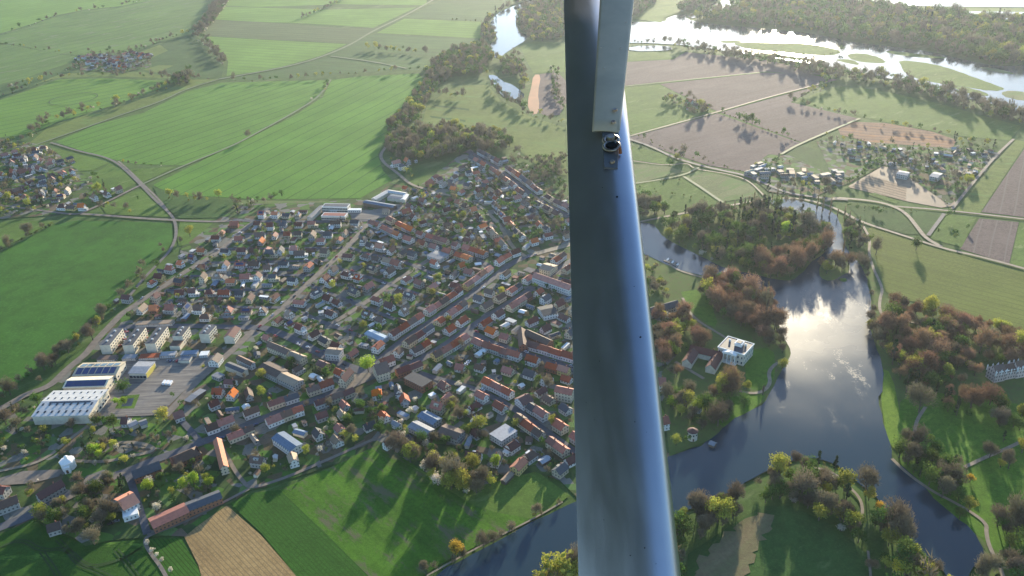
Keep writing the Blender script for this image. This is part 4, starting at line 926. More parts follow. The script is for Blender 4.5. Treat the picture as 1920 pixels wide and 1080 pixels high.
# sheds scattered in gardens
TW = [G(*p) for p in [(445,410),(700,410),(870,300),(1070,400),(1070,900),(900,900),(700,830),(450,905),(340,850),(440,700),(500,640),(250,600)]]
AL = [G(*p) for p in [(1535,265),(1640,270),(1880,288),(1840,325),(1790,335),(1700,315),(1600,305)]]
def rnd_in(poly):
    xs = [p.x for p in poly]; ys = [p.y for p in poly]
    while True:
        x, y = R.uniform(min(xs), max(xs)), R.uniform(min(ys), max(ys))
        if inside((x, y), poly): return x, y
nadd = {'gabled_cottage': 131, 'detached_house': 142}
for _ in range(2600):
    x, y = rnd_in(TW)
    if not occ_free(x, y, 7) or on_water(x, y): continue
    near = min(ROADS, key=lambda r_: (r_[0].x-x)**2+(r_[0].y-y)**2); dx_, dy_ = near[1].x-near[0].x, near[1].y-near[0].y
    if (near[0].x-x)**2+(near[0].y-y)**2 > 45**2: continue
    kindn = R.choice(('gabled_cottage', 'detached_house'))
    if nadd[kindn] > 285: continue
    nadd[kindn] += 1; rm, rn, _ = pick(ROOFS); wm, wn, _ = pick(WALLS)
    o = house(kindn, (x, y), math.atan2(dy_, dx_)+R.choice((0, 1.5708)), R.choice((7.5, 8.5, 9.5)), R.choice((6, 7)), 3 if kindn == 'gabled_cottage' else 4, R.choice((2.5, 3, 3.5)), wm, rm, None, 'house', 'houses of the small town')
    AUTO.append((o, f'{wn} house with {rn[:-2]}', rn, x, y, ''))
print('NADD', nadd)
for _ in range(900):
    if len(SHEDS) > 520: break
    x, y = rnd_in(TW)
    if occ_free(x, y, 4): shed(x, y, R.uniform(0, 3))
for _ in range(70):
    x, y = rnd_in(AL)
    if occ_free(x, y, 3) and len(SHEDS) < 580: shed(x, y, R.uniform(0, 3))
# ---- cars and vans
CARC = [('white', (.75, .75, .75)), ('silver', (.45, .46, .48)), ('black', (.02, .02, .022)), ('dark blue', (.03, .05, .14)), ('red', (.35, .03, .03)), ('grey', (.16, .17, .18))]
M_tyre = simple('tyre', (.015, .015, .015))
def car_mb(van):
    m = MB(); L_, W_, H_ = (5.2, 2.0, 2.2) if van else (4.3, 1.75, .85)
    m.box(-L_/2, L_/2, -W_/2, W_/2, .3, H_)
    if not van: 
        a = [(-1.5, -.8, .85), (1.2, -.8, .85), (1.2, .8, .85), (-1.5, .8, .85)]; b = [(-1.1, -.65, 1.42), (.6, -.65, 1.42), (.6, .65, 1.42), (-1.1, .65, 1.42)]
        m.add(a+b, [(4, 5, 6, 7)], 0); m.add(a+b, [(0, 1, 5, 4), (1, 2, 6, 5), (2, 3, 7, 6), (3, 0, 4, 7)], 1)
    else: m.box(L_/2-.9, L_/2+.03, -W_/2+.1, W_/2-.1, 1.2, 2.0, 1)
    for x in (-L_*.3, L_*.3):
        for y in (-W_/2, W_/2): m.add([(x+.32*math.cos(k*.785), y+(.02 if y > 0 else -.02), .32+.32*math.sin(k*.785)) for k in range(8)], [tuple(range(8))], 2)
    return m
def car(px, py, rz, ci, van=False, phrase='', z=BZ+.12):
    n, c = CARC[ci % 6]; key = ('car', van, ci % 6)
    mats = (simple('paint_'+n.replace(' ', '_'), c, None, 1, .3, .5), M_glass, M_tyre)
    o = part_from(key, 'parked_van' if van else 'parked_car', lambda: car_mb(van), mats, None)
    g = G(px, py); o.location = (g.x, g.y, z); o.rotation_euler = (0, 0, rz); o.scale = (1, 1, 1)
    tag(o, None, 'van' if van else 'car', 'vehicles parked in the town'); AUTO.append((o, f'{n} parked {"van" if van else "car"}', n, g.x, g.y, phrase))
for i in range(3): car(309+i*6, 721+i*.5, 1.5, 0, True, 'standing in the yard')
for i in range(9): car(229+R.uniform(-2, 2)+i*.9, 650-i*3.6, .3, R.randrange(6), False, 'between the apartment blocks')
for i in range(7): car(270+R.uniform(-1, 1)+i*.9, 648-i*4, .3, R.randrange(6), False, 'between the apartment blocks')
for i in range(5): car(867+i*3, 693-i*3.2, .2, 0, False, 'on the paved yard in the centre')
for i in range(7): car(315+i*6, 680+R.uniform(-1, 1), 1.4, R.randrange(6), False, 'at the top of the yard')
for i in range(5): car(995+i*3.4, 612-i*3, .3, R.choice((0, 1)), False, 'on the centre parking')
for i in range(4): car(560+i*18, 645+i*8.3, 2.6, R.randrange(6), False, 'on the asphalt street')
for i in range(22):
    p, a = R.choice(walk(wpath(S5), 9)+walk(wpath(S6), 9)+walk(wpath(S6b), 9)); a2 = a; x = p.x-math.sin(a)*3.4; y = p.y+math.cos(a)*3.4; q = P(x, y)
    car(q[0], q[1], a, R.randrange(6), False, 'on the main streets')
for i, l in enumerate(LANES+[[(480, 616), (567, 645), (680, 697)], [(700, 412), (567, 542), (480, 616)], [(440, 440), (337, 517), (250, 576)], [(885, 290), (960, 338), (1067, 408)], [(882, 622), (960, 658), (1080, 695)], [(892, 730), (1010, 800), (1080, 850)]]):
    for p, a in walk(wpath(l), lambda: R.uniform(14, 34), 6):
        sd = R.choice((-2.6, 2.6)); x = p.x-math.sin(a)*sd; y = p.y+math.cos(a)*sd; q = P(x, y); car(q[0], q[1], a, R.randrange(6), False, '')
car(695, 384, .1, 0, True, 'in front of the works shed')
car(208, 985, .3, 2, False, 'below the orange roofed farmhouse'); car(219, 980, .3, 5, False, 'below the orange roofed farmhouse')
# ---- jetty with boats
c = G(1257, 494, wz); o = empty('jetty', (c.x, c.y, wz), wang((1250,490),(1268,498)), 'pale wooden jetty on the upper lake arm', 'jetty')
m = MB(); m.box(-9, 9, -1.2, 1.2, .4, .6); m.build('deck', M_pale, o)
for i in range(6):
    m = MB(); m.cyl(-8+i*3.2, -1, -.5, 1.1, .12, .12, 6); m.build('post', W_dk, o)
for i in range(5):
    m = MB(); v = []
    for x, w in ((-4.5, .1), (-2.5, .9), (0, 1.1), (2.5, .9), (4.5, .1)): v += [(x, -w, .55), (x, w, .55), (x, -w*.5, 0), (x, w*.5, 0)]
    fs = []
    for k in range(4):
        b_ = k*4; fs += [(b_, b_+4, b_+6, b_+2), (b_+1, b_+3, b_+7, b_+5), (b_+2, b_+6, b_+7, b_+3)]
    m.add(v, fs); m.box(-2, 2, -.8, .8, .3, .36)
    bo = m.build('rowing_boat', M_dirt if i % 2 else M_trim); g = G(1252+i*4.5, 487+i*2.6, wz); bo.location = (g.x, g.y, wz+.05); bo.rotation_euler = (0, 0, 1.1)
    tag(bo, None, 'boat', 'rowing boats at the jetty'); AUTO.append((bo, 'white rowing boat' if i % 2 == 0 else 'tan rowing boat', '', g.x, g.y, 'moored at the jetty'))
# ================================================================= trees
def leaf_mat(name, a, b, tr=.35):
    s = NT(name); oi = s.n('ShaderNodeObjectInfo'); n = s.noise(s.pos(), .35, 3, .6)
    c = s.mix(s.mapr(n, .38, .62), a, b); h = s.n('ShaderNodeHueSaturation')
    s.l(s.mapr(oi.outputs['Random'], 0, 1, .7, 1.3), h.inputs['Value'])
    s.l(s.mapr(s.math('FRACT', s.math('MULTIPLY', oi.outputs['Random'], 5.7)), 0, 1, .48, .52), h.inputs['Hue']); s.l(c, h.inputs['Color'])
    s.t.nodes.remove(s.b)
    d = s.n('ShaderNodeBsdfDiffuse'); t = s.n('ShaderNodeBsdfTranslucent'); m = s.n('ShaderNodeMixShader'); m.inputs[0].default_value = tr
    s.l(h.outputs[0], d.inputs[0]); s.l(h.outputs[0], t.inputs[0]); s.l(d.outputs[0], m.inputs[1]); s.l(t.outputs[0], m.inputs[2]); s.l(m.outputs[0], s.out.inputs[0])
    return s.m
M_bark = simple('bark', (.13, .105, .085), (.09, .075, .06), 1)
LM = {'bare': leaf_mat('twigs', (.155, .13, .09), (.225, .19, .12), .22), 'russet': leaf_mat('twigs_russet', (.22, .135, .088), (.30, .19, .11), .25), 'leafy': leaf_mat('leaves_green', (.07, .125, .03), (.125, .19, .042)),  # second twig colour has the red of the lens flare painted in
      'budding': leaf_mat('leaves_young', (.30, .32, .05), (.38, .37, .08)), 'conifer': leaf_mat('needles', (.03, .055, .025), (.05, .075, .03), .1),
      'blossom': leaf_mat('blossom', (.62, .55, .46), (.48, .46, .34)), 'shrub': leaf_mat('shrub_leaves', (.085, .125, .035), (.17, .195, .06)),
      'bright': leaf_mat('leaves_bright', (.24, .38, .04), (.34, .44, .06), .4), 'golden': leaf_mat('leaves_golden', (.50, .40, .05), (.58, .44, .06), .4),
      'poplar': leaf_mat('twigs_poplar', (.24, .20, .13), (.30, .25, .14), .25)}
NAME = {'bare': ('bare_tree', 'bare grey brown tree', 'tree'), 'russet': ('russet_tree', 'bare reddish brown tree', 'tree'), 'leafy': ('leafy_tree', 'green leafy tree', 'tree'), 'budding': ('budding_tree', 'yellow green budding tree', 'tree'),
        'conifer': ('conifer_tree', 'dark conifer', 'conifer'), 'blossom': ('blossom_tree', 'pale blossoming tree', 'tree'), 'shrub': ('garden_shrub', 'small green bush', 'bush'),
        'bright': ('bright_tree', 'bright green round tree', 'tree'), 'golden': ('golden_tree', 'golden yellow tree', 'tree'), 'poplar': ('poplar_tree', 'slender upright poplar', 'poplar')}
def crown_np(kind, n, size, seed, h=14, w=10, nclump=16):
    """scatter of leaf quads / twigs in clumps through the crown volume -> verts, faces; base of the trunk at the origin"""
    r = np.random.RandomState(seed); base = h*.28
    if kind == 'conifer': h *= 1.1; w *= .6; base = h*.1
    if kind == 'poplar': h *= 1.35; w *= .26; base = h*.1
    if kind == 'shrub': base = 0.1
    cz = (h+base)/2; rz = (h-base)/2
    d = r.normal(size=(nclump, 3)); d /= np.linalg.norm(d, axis=1)[:, None]; rad = r.uniform(.35, .92, nclump)[:, None]
    cc = d*rad*np.array([w/2, w/2, rz])*.85
    if kind in ('conifer', 'poplar'):
        t = r.uniform(0, 1, nclump); ww = (1-t)**(1 if kind == 'conifer' else .35)*w/2; an = r.uniform(0, 6.28, nclump)
        cc = np.stack([np.cos(an)*ww*.7, np.sin(an)*ww*.7, -rz+t*2*rz], 1)
    cr = r.uniform(.2, .36, nclump)*w*(.55 if kind in ('conifer', 'poplar') else 1)
    k = r.randint(0, nclump, n); e = r.normal(size=(n, 3)); e /= np.linalg.norm(e, axis=1)[:, None]
    p = cc[k]+e*(cr[k]*r.uniform(.5, 1.05, n))[:, None]*np.array([1, 1, .85 if kind != 'poplar' else 2.2]); p[:, 2] += cz
    p[:, 2] = np.maximum(p[:, 2], .2)
    if kind in ('bare', 'russet', 'poplar'):
        out = p-np.array([0, 0, base]); out /= np.linalg.norm(out, axis=1)[:, None]+1e-6
        if kind == 'poplar': out = out*.3+np.array([0, 0, 1.])
        u = out+r.normal(size=(n, 3))*.35; u /= np.linalg.norm(u, axis=1)[:, None]
        v = np.cross(u, r.normal(size=(n, 3))); v /= np.linalg.norm(v, axis=1)[:, None]+1e-6
        su, sv = size*r.uniform(.8, 1.6, n), size*.17*r.uniform(.7, 1.3, n)
    else:
        u = r.normal(size=(n, 3)); u /= np.linalg.norm(u, axis=1)[:, None]
        v = np.cross(u, e+r.normal(size=(n, 3))*.6); v /= np.linalg.norm(v, axis=1)[:, None]+1e-6
        s_ = size*r.uniform(.6, 1.3, n); su, sv = s_*.6, s_*.42
    u *= su[:, None]; v *= sv[:, None]
    V = np.stack([p-u, p+v*.9, p+u, p-v*.9], 1).reshape(-1, 3)
    F = np.arange(4*n).reshape(-1, 4)
    return V, F
def trunk_mb(kind, h=14, w=10, seed=0, full=True):
    r = random.Random(seed); m = MB(); top = h*.5 if kind not in ('conifer', 'poplar') else h*.95
    if kind == 'shrub': 
        for k in range(4): m.tube((0, 0, -.3), (r.uniform(-1, 1), r.uniform(-1, 1), h*.5), .12, .04, 4)
        return m
    m.tube((0, 0, -.5), (r.uniform(-.3, .3), r.uniform(-.3, .3), top), .42, .24, 6)
    for k in range(7 if full else 3):
        a = k*2.4; z0 = h*r.uniform(.2, .45); q = (math.cos(a)*w*r.uniform(.2, .38), math.sin(a)*w*r.uniform(.2, .38), z0+h*r.uniform(.2, .42))
        if kind in ('conifer', 'poplar'): q = (q[0]*.3, q[1]*.3, z0+h*.25)
        m.tube((0, 0, z0), q, .2, .06, 4)
        if full and kind in ('bare', 'russet', 'budding'):
            for j in range(3): m.tube(q, (q[0]*r.uniform(1.1, 1.5)+r.uniform(-1, 1), q[1]*r.uniform(1.1, 1.5)+r.uniform(-1, 1), q[2]+h*r.uniform(.08, .22)), .07, .02, 3)
    return m
def mesh_np(name, V, F, mats, idx=None):
    me = bpy.data.meshes.new(name); nf = len(F); k = F.shape[1]
    me.vertices.add(len(V)); me.vertices.foreach_set('co', V.astype(np.float32).ravel())
    me.loops.add(nf*k); me.loops.foreach_set('vertex_index', F.astype(np.int32).ravel())
    me.polygons.add(nf); me.polygons.foreach_set('loop_start', np.arange(0, nf*k, k, dtype=np.int32)); me.polygons.foreach_set('loop_total', np.full(nf, k, dtype=np.int32))
    for m in mats: me.materials.append(m)
    if idx is not None: me.polygons.foreach_set('material_index', idx.astype(np.int32))
    me.update(calc_edges=True); return me
HW = {'shrub': (3.2, 4.2), 'blossom': (7, 7), 'bare': (15, 13), 'russet': (16, 14), 'golden': (12, 10), 'leafy': (14, 11.5), 'budding': (14, 11.5), 'conifer': (16, 11), 'poplar': (13, 9)}
CR = {}; TKM = {}; LOW = {}; SIMPLE = {}
def quads_of(mb):
    V = np.array(mb.v); F = np.array([f if len(f) == 4 else (*f, f[-1]) for f in mb.f]); return V, F
for i, k in enumerate(LM):
    h, w = HW.get(k, (14, 11)); nl = {'bare': 2200, 'russet': 2200, 'poplar': 700, 'conifer': 900, 'shrub': 260, 'blossom': 700}.get(k, 1300)
    sz = {'bare': .75, 'russet': .75, 'poplar': .8, 'shrub': .55, 'blossom': .6, 'conifer': .8}.get(k, .85)
    CR[k] = []; TKM[k] = []; LOW[k] = []; SIMPLE[k] = []
    for v in range(4):
        V, F = crown_np(k, nl, sz, 31*i+v, h, w, 9+v*3); CR[k].append(mesh_np('crown', V, F, [LM[k]]))
        t = trunk_mb(k, h, w, v); o = t.build('trunk', M_bark, link=False); TKM[k].append(o.data); bpy.data.objects.remove(o)
        tv, tf = quads_of(trunk_mb(k, h, w, v, False))
        V, F = crown_np(k, int(nl*.3), sz*1.8, 77*i+v, h, w, 15)
        VV = np.vstack([V, tv]); FF = np.vstack([F, tf+len(V)]); SIMPLE[k].append(mesh_np(NAME[k][0], VV, FF, [LM[k], M_bark], np.array([0]*len(F)+[1]*len(tf))))
        LOW[k].append(crown_np(k, {'bare': 110, 'russet': 110, 'shrub': 36}.get(k, 80), sz*(3.2 if k in ('bare', 'russet') else 2.6), 177*i+v, h, w, 7))
TREES = []   # (kind, x, y, scale, zscale, seed)
FLARE_ZONES = [[G(*p) for p in q] for q in ([(1220,590),(1330,520),(1450,520),(1490,660),(1440,745),(1350,760),(1240,720)], [(1640,560),(1930,640),(1930,770),(1700,770),(1650,680)], [(1530,470),(1610,470),(1610,535),(1530,535)], [(1420,480),(1560,470),(1540,530),(1400,530)])]  # zones where trees take the painted lens flare red
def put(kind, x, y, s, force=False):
    if kind in ('bare', 'leafy') and any(inside((x, y), w) for w in FLARE_ZONES) and R.random() < (.9 if kind == 'bare' else .4): kind = 'russet'
    if not force and (on_water(x, y) or not occ_free(x, y, 1 if kind == 'shrub' else 0)): return
    TREES.append((kind, x, y, s, R.uniform(.85, 1.2), R.random()*6.28)); occ_mark(x, y, .5)
def mixpick(mix): return R.choices(list(mix), list(mix.values()))[0]
def wood(px, per_ha, mix, s=(.8, 1.3), force=False, thin=1):
    poly = [G(*p) for p in px]; A = abs(sum(a.x*b.y-b.x*a.y for a, b in zip(poly, poly[1:]+poly[:1])))/2
    park = sum(q[0] for q in px)/len(px) > 1180 or sum(q[1] for q in px)/len(px) < 290
    for _ in range(int(A/1e4*per_ha*thin*(2.9 if park else 5.5))):
        x, y = rnd_in(poly); k_ = mixpick(mix); put(k_, x, y, R.uniform(*s)*R.choice((.55, .68, .82, 1.1) if park else (.4, .5, .62, .85)), force)
def line(px, step, jit, mix, s=(.7, 1.2), prob=1.0, force=False):
    pts = chaikin(gpoly(px), 1, False)
    step *= .72
    for p, a in walk(pts, lambda: step*R.uniform(.6, 1.4), 0):
        if R.random() < prob: put(mixpick(mix), p.x+R.gauss(0, jit), p.y+R.gauss(0, jit), R.uniform(*s)*R.choice((.7, .85, 1, 1.15)), force)
def one(kind, px, py, s): g = G(px, py); put(kind, g.x, g.y, s, True)
BR = {'bare': 6, 'leafy': 3, 'budding': 1.2, 'conifer': .5}; HD = {'bare': 4, 'leafy': 3, 'budding': 2, 'shrub': 3, 'blossom': .6}
PK = {'bare': 5, 'leafy': 3, 'budding': 1.6, 'conifer': 1.6, 'golden': .05}; GD = {'shrub': 6, 'leafy': 2, 'bare': 1.6, 'blossom': 1.5, 'budding': 1.5, 'conifer': .6}
# single landmark trees first
for a in [('bright', 691, 699, 1.15), ('golden', 856, 1046, .95), ('bare', 1722, 775, 1.5), ('bare', 1545, 960, 1.2), ('golden', 1547, 928, .9), ('bright', 1518, 940, .7), ('bare', 178, 1022, 1.0), ('budding', 357, 445, .95), ('budding', 183, 362, 1), ('bare', 175, 614+25, 1.2),
          ('bright', 1262, 768, .9), ('bright', 1310, 775, .95), ('budding', 1287, 765, 1), ('bare', 1290, 745, 1), ('leafy', 1395, 765, .9), ('bare', 1345, 800, 1.4), ('bright', 929, 880, .75), ('budding', 895, 812, 1.2), ('budding', 748, 575, .9), ('budding', 411, 372, .9),
          ('bright', 183, 855, .01 + .9), ('bright', 190, 862, .6), ('conifer', 165, 862, .9), ('bright', 221, 762, .55), ('bright', 235, 760, .55), ('leafy', 232, 738, 1), ('bright', 366, 912, .75), ('bright', 347, 922, .8), ('blossom', 281, 912, 1.1), ('bright', 283, 925, .8), ('blossom', 278, 1024, .6), ('blossom', 287, 1037, .5), ('blossom', 296, 1045, .5), ('blossom', 305, 1055, .5), ('blossom', 322, 1075, .5), ('blossom', 298, 958, .9), ('bright', 397, 915, .7),
          ('budding', 1790, 450, .5), ('leafy', 1780, 412, .8), ('leafy', 1788, 445, .7), ('leafy', 1717, 470, .9), ('leafy', 1758, 440, .5), ('leafy', 1812, 432, .5), ('bare', 1642, 478, 1.0), ('conifer', 1592, 470, .9),
          ('poplar', 1580, 482, .9), ('bare', 1565, 505, 1.1), ('bare', 1578, 512, 1.1), ('bare', 1590, 500, 1.0), ('budding', 1550, 515, .9), ('bare', 1543, 505, .8), ('bare', 1570, 492, .9), ('budding', 1583, 498, .8),
          ('golden', 1818, 905, .6), ('budding', 1875, 878, .6), ('bare', 1855, 860, .9), ('budding', 1915, 850, .9), ('bare', 1700, 835, .8), ('conifer', 1880, 830, .6), ('bare', 1890, 880, .9), ('bare', 1765, 935, 1.0), ('budding', 1815, 960, .8),
          ('budding', 1030, 1088, 1.2), ('budding', 1062, 1090, 1.3), ('budding', 1045, 1078, 1.0), ('bare', 1080, 1070, 1.0), ('conifer', 1565, 885, .8), ('bare', 1492, 870, .7), ('bare', 1622, 925, 1.3), ('golden', 1645, 962, .75), ('budding', 1628, 940, .7), ('bare', 1670, 1000, 1.6), ('bare', 1690, 1020, 1.4), ('budding', 1665, 1025, .9),
          ('blossom', 655, 792, .9), ('blossom', 627, 800, 1), ('blossom', 718, 798, .9), ('blossom', 752, 798, .8), ('blossom', 697, 778, .9), ('blossom', 770, 778, .9), ('blossom', 860, 728, 1), ('budding', 820, 880, 1), ('blossom', 800, 840, 1), ('blossom', 820, 868, 1.1), ('blossom', 797, 885, 1.1), ('blossom', 835, 905, .9), ('blossom', 895, 915, .9), ('budding', 870, 925, 1.2), ('bare', 850, 905, 1.4), ('budding', 887, 880, 1), ('blossom', 910, 902, .8), ('budding', 775, 855, 1), ('bare', 755, 852, 1)]:
    one(*a)
line([(1308,412),(1340,404),(1380,394),(1430,388),(1465,384)], 9, .5, {'poplar': 1}, (.75, 1.05), 1, True)
line([(1530,398),(1580,412),(1605,425),(1620,440)], 11, .5, {'poplar': 3, 'budding': 1}, (.8, 1), 1, True)
line([(1440,607),(1436,585),(1428,560)], 12, 1, {'poplar': 1}, (1.1, 1.5), 1, True)
for q in [(1472,384),(1485,386),(1500,385)]: one('bare', q[0], q[1], .6)
# far hedges and belts
line([(0,66),(60,48),(100,33),(160,21),(220,14),(290,-4)], 16, 3, HD, (.5, .95), .75)
line([(-100,70),(0,82),(60,92),(150,104)], 20, 2, HD, (.4, .7), .7)
wood([(365,62),(378,45),(398,15),(418,-30),(450,-30),(425,10),(408,35),(395,52),(378,66)], 70, {'bare': 5, 'blossom': 1.4, 'leafy': 1.5}, (.8, 1.2))
line([(370,65),(385,80),(405,100),(422,122)], 9, 7, {'bare': 5, 'blossom': 1, 'leafy': 1}, (.6, 1))
line([(225,106),(260,95),(300,78),(330,70),(365,63)], 11, 4, HD, (.5, .9))
wood([(150,118),(165,97),(215,95),(250,100),(285,107),(285,122),(250,135),(200,138),(165,130),(120,132)], 55, {'leafy': 3, 'bare': 4, 'shrub': 2, 'blossom': 1}, (.45, .75), False, .45)
line([(0,182),(60,163),(110,146),(200,141),(260,145),(330,148),(415,151)], 12, 4, HD, (.5, .95), .8)
line([(20,165),(75,150),(120,134),(160,125)], 12, 4, HD, (.5, .8), .8)
one('budding', 56, 162, 1.1)
line([(50,262),(95,228),(140,220),(175,206),(215,199),(240,189),(280,176),(310,164),(352,146)], 8, 8, HD, (.6, 1.1))
wood([(325,150),(350,135),(362,140),(355,160),(330,165)], 60, BR, (.8, 1.2))
line([(425,152),(480,154),(560,148),(620,143),(680,138),(760,135),(800,131)], 13, 3, {'leafy': 2, 'bare': 3, 'budding': 2, 'shrub': 2}, (.5, .9), .8)
line([(618,152),(605,175),(580,193)], 8, 3, HD, (.5, .8)); line([(575,196),(555,208),(515,232),(480,250),(450,268)], 14, 2, {'shrub': 4, 'bare': 1}, (.7, 1.3), .6)
line([(430,280),(350,308),(290,335)], 30, 1, {'shrub': 1}, (.6, 1), .5)
line([(568,34),(600,22),(640,4),(650,-5)], 10, 3, HD, (.6, .9)); line([(690,92),(720,94),(760,98),(800,102)], 9, 5, {'budding': 3, 'bare': 3, 'leafy': 2}, (.6, 1))
line([(850,38),(905,41),(912,41)], 25, 1, {'shrub': 1}, (.8, 1.3))
# belts along the left railway
line([(245,560),(225,580),(200,598),(175,618),(150,640),(120,665),(95,690),(60,718),(25,742),(0,760)], 5.5, 6, {'bare': 6, 'shrub': 2, 'leafy': 1, 'blossom': .8, 'budding': .5}, (.5, .9))
line([(325,462),(300,485),(275,510),(255,530),(240,552)], 7, 6, {'bare': 4, 'shrub': 3, 'blossom': .6, 'leafy': 1}, (.4, .8))
line([(0,474),(50,447),(104,418)], 5, 1.5, {'shrub': 3, 'bare': 2}, (.6, 1.1))
line([(310,372),(325,374),(360,377),(390,378)], 9, 2, {'budding': 3, 'bare': 2, 'shrub': 1}, (.5, .9)); line([(190,395),(215,390),(240,400),(262,410)], 9, 4, {'budding': 2, 'bare': 3}, (.4, .7)); one('leafy', 260, 377, .5)
wood([(155,375),(180,355),(210,352),(200,372),(175,385)], 50, HD, (.5, .9)); one('conifer', 196, 352, .7)
line([(215,302),(245,310),(275,312),(340,312)], 14, 2, HD, (.4, .7), .7)
wood([(-100,280),(0,262),(90,278),(110,300),(40,330),(150,335),(140,372),(70,400),(0,408),(-100,420)], 45, GD, (.6, 1))
line([(190,330),(150,350),(110,375),(80,395)], 8, 3, {'shrub': 3, 'leafy': 1, 'blossom': 1}, (.5, .9))
line([(440,378),(480,380),(530,378)], 9, 4, HD, (.5, .9)); wood([(440,385),(470,376),(480,385),(460,400),(440,405)], 60, GD, (.6, .9))
# stream belt down the middle
wood([(905,50),(912,40),(935,22),(960,8),(955,16),(930,28),(918,47),(932,66),(928,76),(912,82),(902,70)], 60, BR, (.7, 1.1))
wood([(820,115),(850,95),(900,86),(925,100),(928,112),(910,128),(905,140),(870,145),(820,140),(805,132)], 75, {'leafy': 5, 'bare': 4, 'budding': 1}, (.8, 1.2))
wood([(800,135),(825,140),(850,145),(820,170),(800,200),(785,235),(745,245),(725,260),(730,235),(750,215),(775,185),(795,155)], 48, {'bare': 5, 'leafy': 3.5, 'budding': 1.5, 'blossom': .5}, (.7, 1.15))
line([(870,140),(910,140),(935,150)], 8, 4, BR, (.8, 1)); line([(820,178),(870,186)], 8, 3, BR, (.7, 1))
line([(925,150),(935,175),(950,190),(975,200),(985,212)], 8, 3, {'leafy': 2, 'bare': 3}, (.6, 1)); line([(930,115),(960,120),(985,150),(975,175)], 8, 4, {'leafy': 3, 'bare': 2, 'budding': 1}, (.7, 1)); line([(985,215),(1010,222),(1060,235)], 10, 4, HD, (.6, .9))
wood([(935,112),(970,105),(985,125),(975,150),(945,145)], 45, {'leafy': 3, 'bare': 3}, (.7, 1))
wood([(965,5),(1000,-10),(1070,-40),(1070,70),(1040,78),(990,80),(992,66),(978,60),(968,42)], 60, {'leafy': 4, 'bare': 4, 'budding': 1.5}, (.9, 1.3))
line([(1035,130),(1045,150),(1040,175),(1055,205)], 8, 4, {'leafy': 2, 'bare': 2, 'blossom': 1}, (.5, .9))
wood([(728,262),(780,245),(850,240),(900,250),(950,258),(960,280),(905,290),(880,285),(840,298),(790,305),(745,300),(725,285)], 80, {'bare': 6, 'leafy': 3, 'budding': 1.5}, (.8, 1.15))
wood([(725,300),(760,300),(775,330),(790,345),(760,345),(735,320)], 40, GD, (.6, 1))
# village east and town gardens
wood([(965,280),(1000,300),(1060,290),(1066,400),(1020,370),(980,335),(960,310)], 42, {'leafy': 3, 'bare': 4, 'blossom': 1, 'shrub': 2}, (.6, 1.05))
wood([(870,300),(960,345),(1060,410),(1062,440),(1000,465),(960,470),(930,420),(905,385),(880,340)], 60, {'leafy': 4, 'bare': 2.5, 'shrub': 3, 'blossom': .9, 'conifer': .6, 'budding': .8}, (.55, .95))
wood([(740,370),(800,352),(870,375),(920,400),(945,440),(975,475),(940,490),(860,460),(790,440),(740,410)], 55, {'leafy': 4, 'bare': 2, 'shrub': 4, 'blossom': .8, 'conifer': .6, 'budding': .8}, (.5, .9))
wood([(445,412),(700,415),(905,490),(985,480),(870,570),(700,685),(500,615),(240,600),(300,545),(400,470)], 50, {'shrub': 8, 'leafy': 2.2, 'bare': 1.3, 'blossom': .8, 'budding': .9, 'conifer': .6}, (.45, .8))
wood([(1060,470),(1075,900),(980,870),(900,830),(850,760),(720,720),(880,630),(980,550)], 52, {'shrub': 6, 'leafy': 3, 'bare': 2, 'blossom': 1.2, 'budding': 1, 'conifer': .6}, (.5, .9))
wood([(890,490),(980,490),(900,560),(760,650),(720,680),(800,610)], 20, GD, (.5, .8)); wood([(985,500),(700,695),(740,690),(1000,520)], 30, GD, (.5, .8))
wood([(480,650),(600,680),(640,700),(620,735),(450,780),(380,800),(350,780),(440,690)], 50, GD, (.55, .95))
wood([(640,740),(850,760),(900,840),(1070,900),(1050,915),(1000,880),(900,922),(860,930),(765,865),(720,815),(600,868),(560,800)], 55, {'shrub': 4, 'leafy': 3, 'bare': 3, 'blossom': 1.6, 'budding': 1.3, 'conifer': .5}, (.6, 1.0))
line([(745,842),(800,880),(850,925),(885,930),(905,912),(960,905),(1000,878)], 8, 3, {'bare': 4, 'budding': 1.5, 'blossom': 1.2}, (.7, 1.1))
wood([(400,835),(440,840),(520,850),(600,850),(590,868),(470,912),(445,880),(430,860)], 45, GD, (.5, .85))
wood([(250,895),(300,875),(375,850),(400,860),(425,900),(415,925),(345,945),(280,965),(260,930)], 52, {'shrub': 5, 'leafy': 3, 'bare': 3, 'blossom': 1, 'budding': 1.2, 'conifer': .6}, (.5, .9))
wood([(60,960),(130,945),(225,895),(240,910),(225,930),(225,975),(180,1005),(110,1010),(70,995)], 62, {'bare': 6, 'leafy': 3, 'budding': 1.4, 'conifer': 1}, (.7, 1.15))
wood([(95,915),(180,900),(170,920),(110,945),(75,955),(120,925)], 60, GD, (.7, 1)); wood([(40,925),(75,900),(80,925),(50,940)], 60, GD, (.6, 1))
wood([(0,770),(60,755),(100,785),(180,795),(330,800),(370,815),(330,845),(290,862),(250,875),(0,880),(-60,850)], 38, GD, (.55, .95))
line([(0,800),(60,792),(130,795),(180,792)], 8, 5, {'bare': 3, 'budding': 2, 'bright': .6}, (.7, 1.1)); line([(130,795),(240,800),(320,800)], 10, 3, GD, (.6, 1))
line([(20,770),(60,750),(90,765)], 10, 4, GD, (.5, .8)); line([(0,860),(60,838),(110,815)], 14, 3, GD, (.4, .7))
line([(395,690),(370,718),(345,745),(320,770)], 9, 4, {'leafy': 2, 'shrub': 3, 'budding': 1}, (.5, .8))
line([(200,620),(215,640),(225,665)], 20, 3, GD, (.5, .7)); line([(430,580),(470,600),(500,610)], 10, 3, GD, (.5, .8))
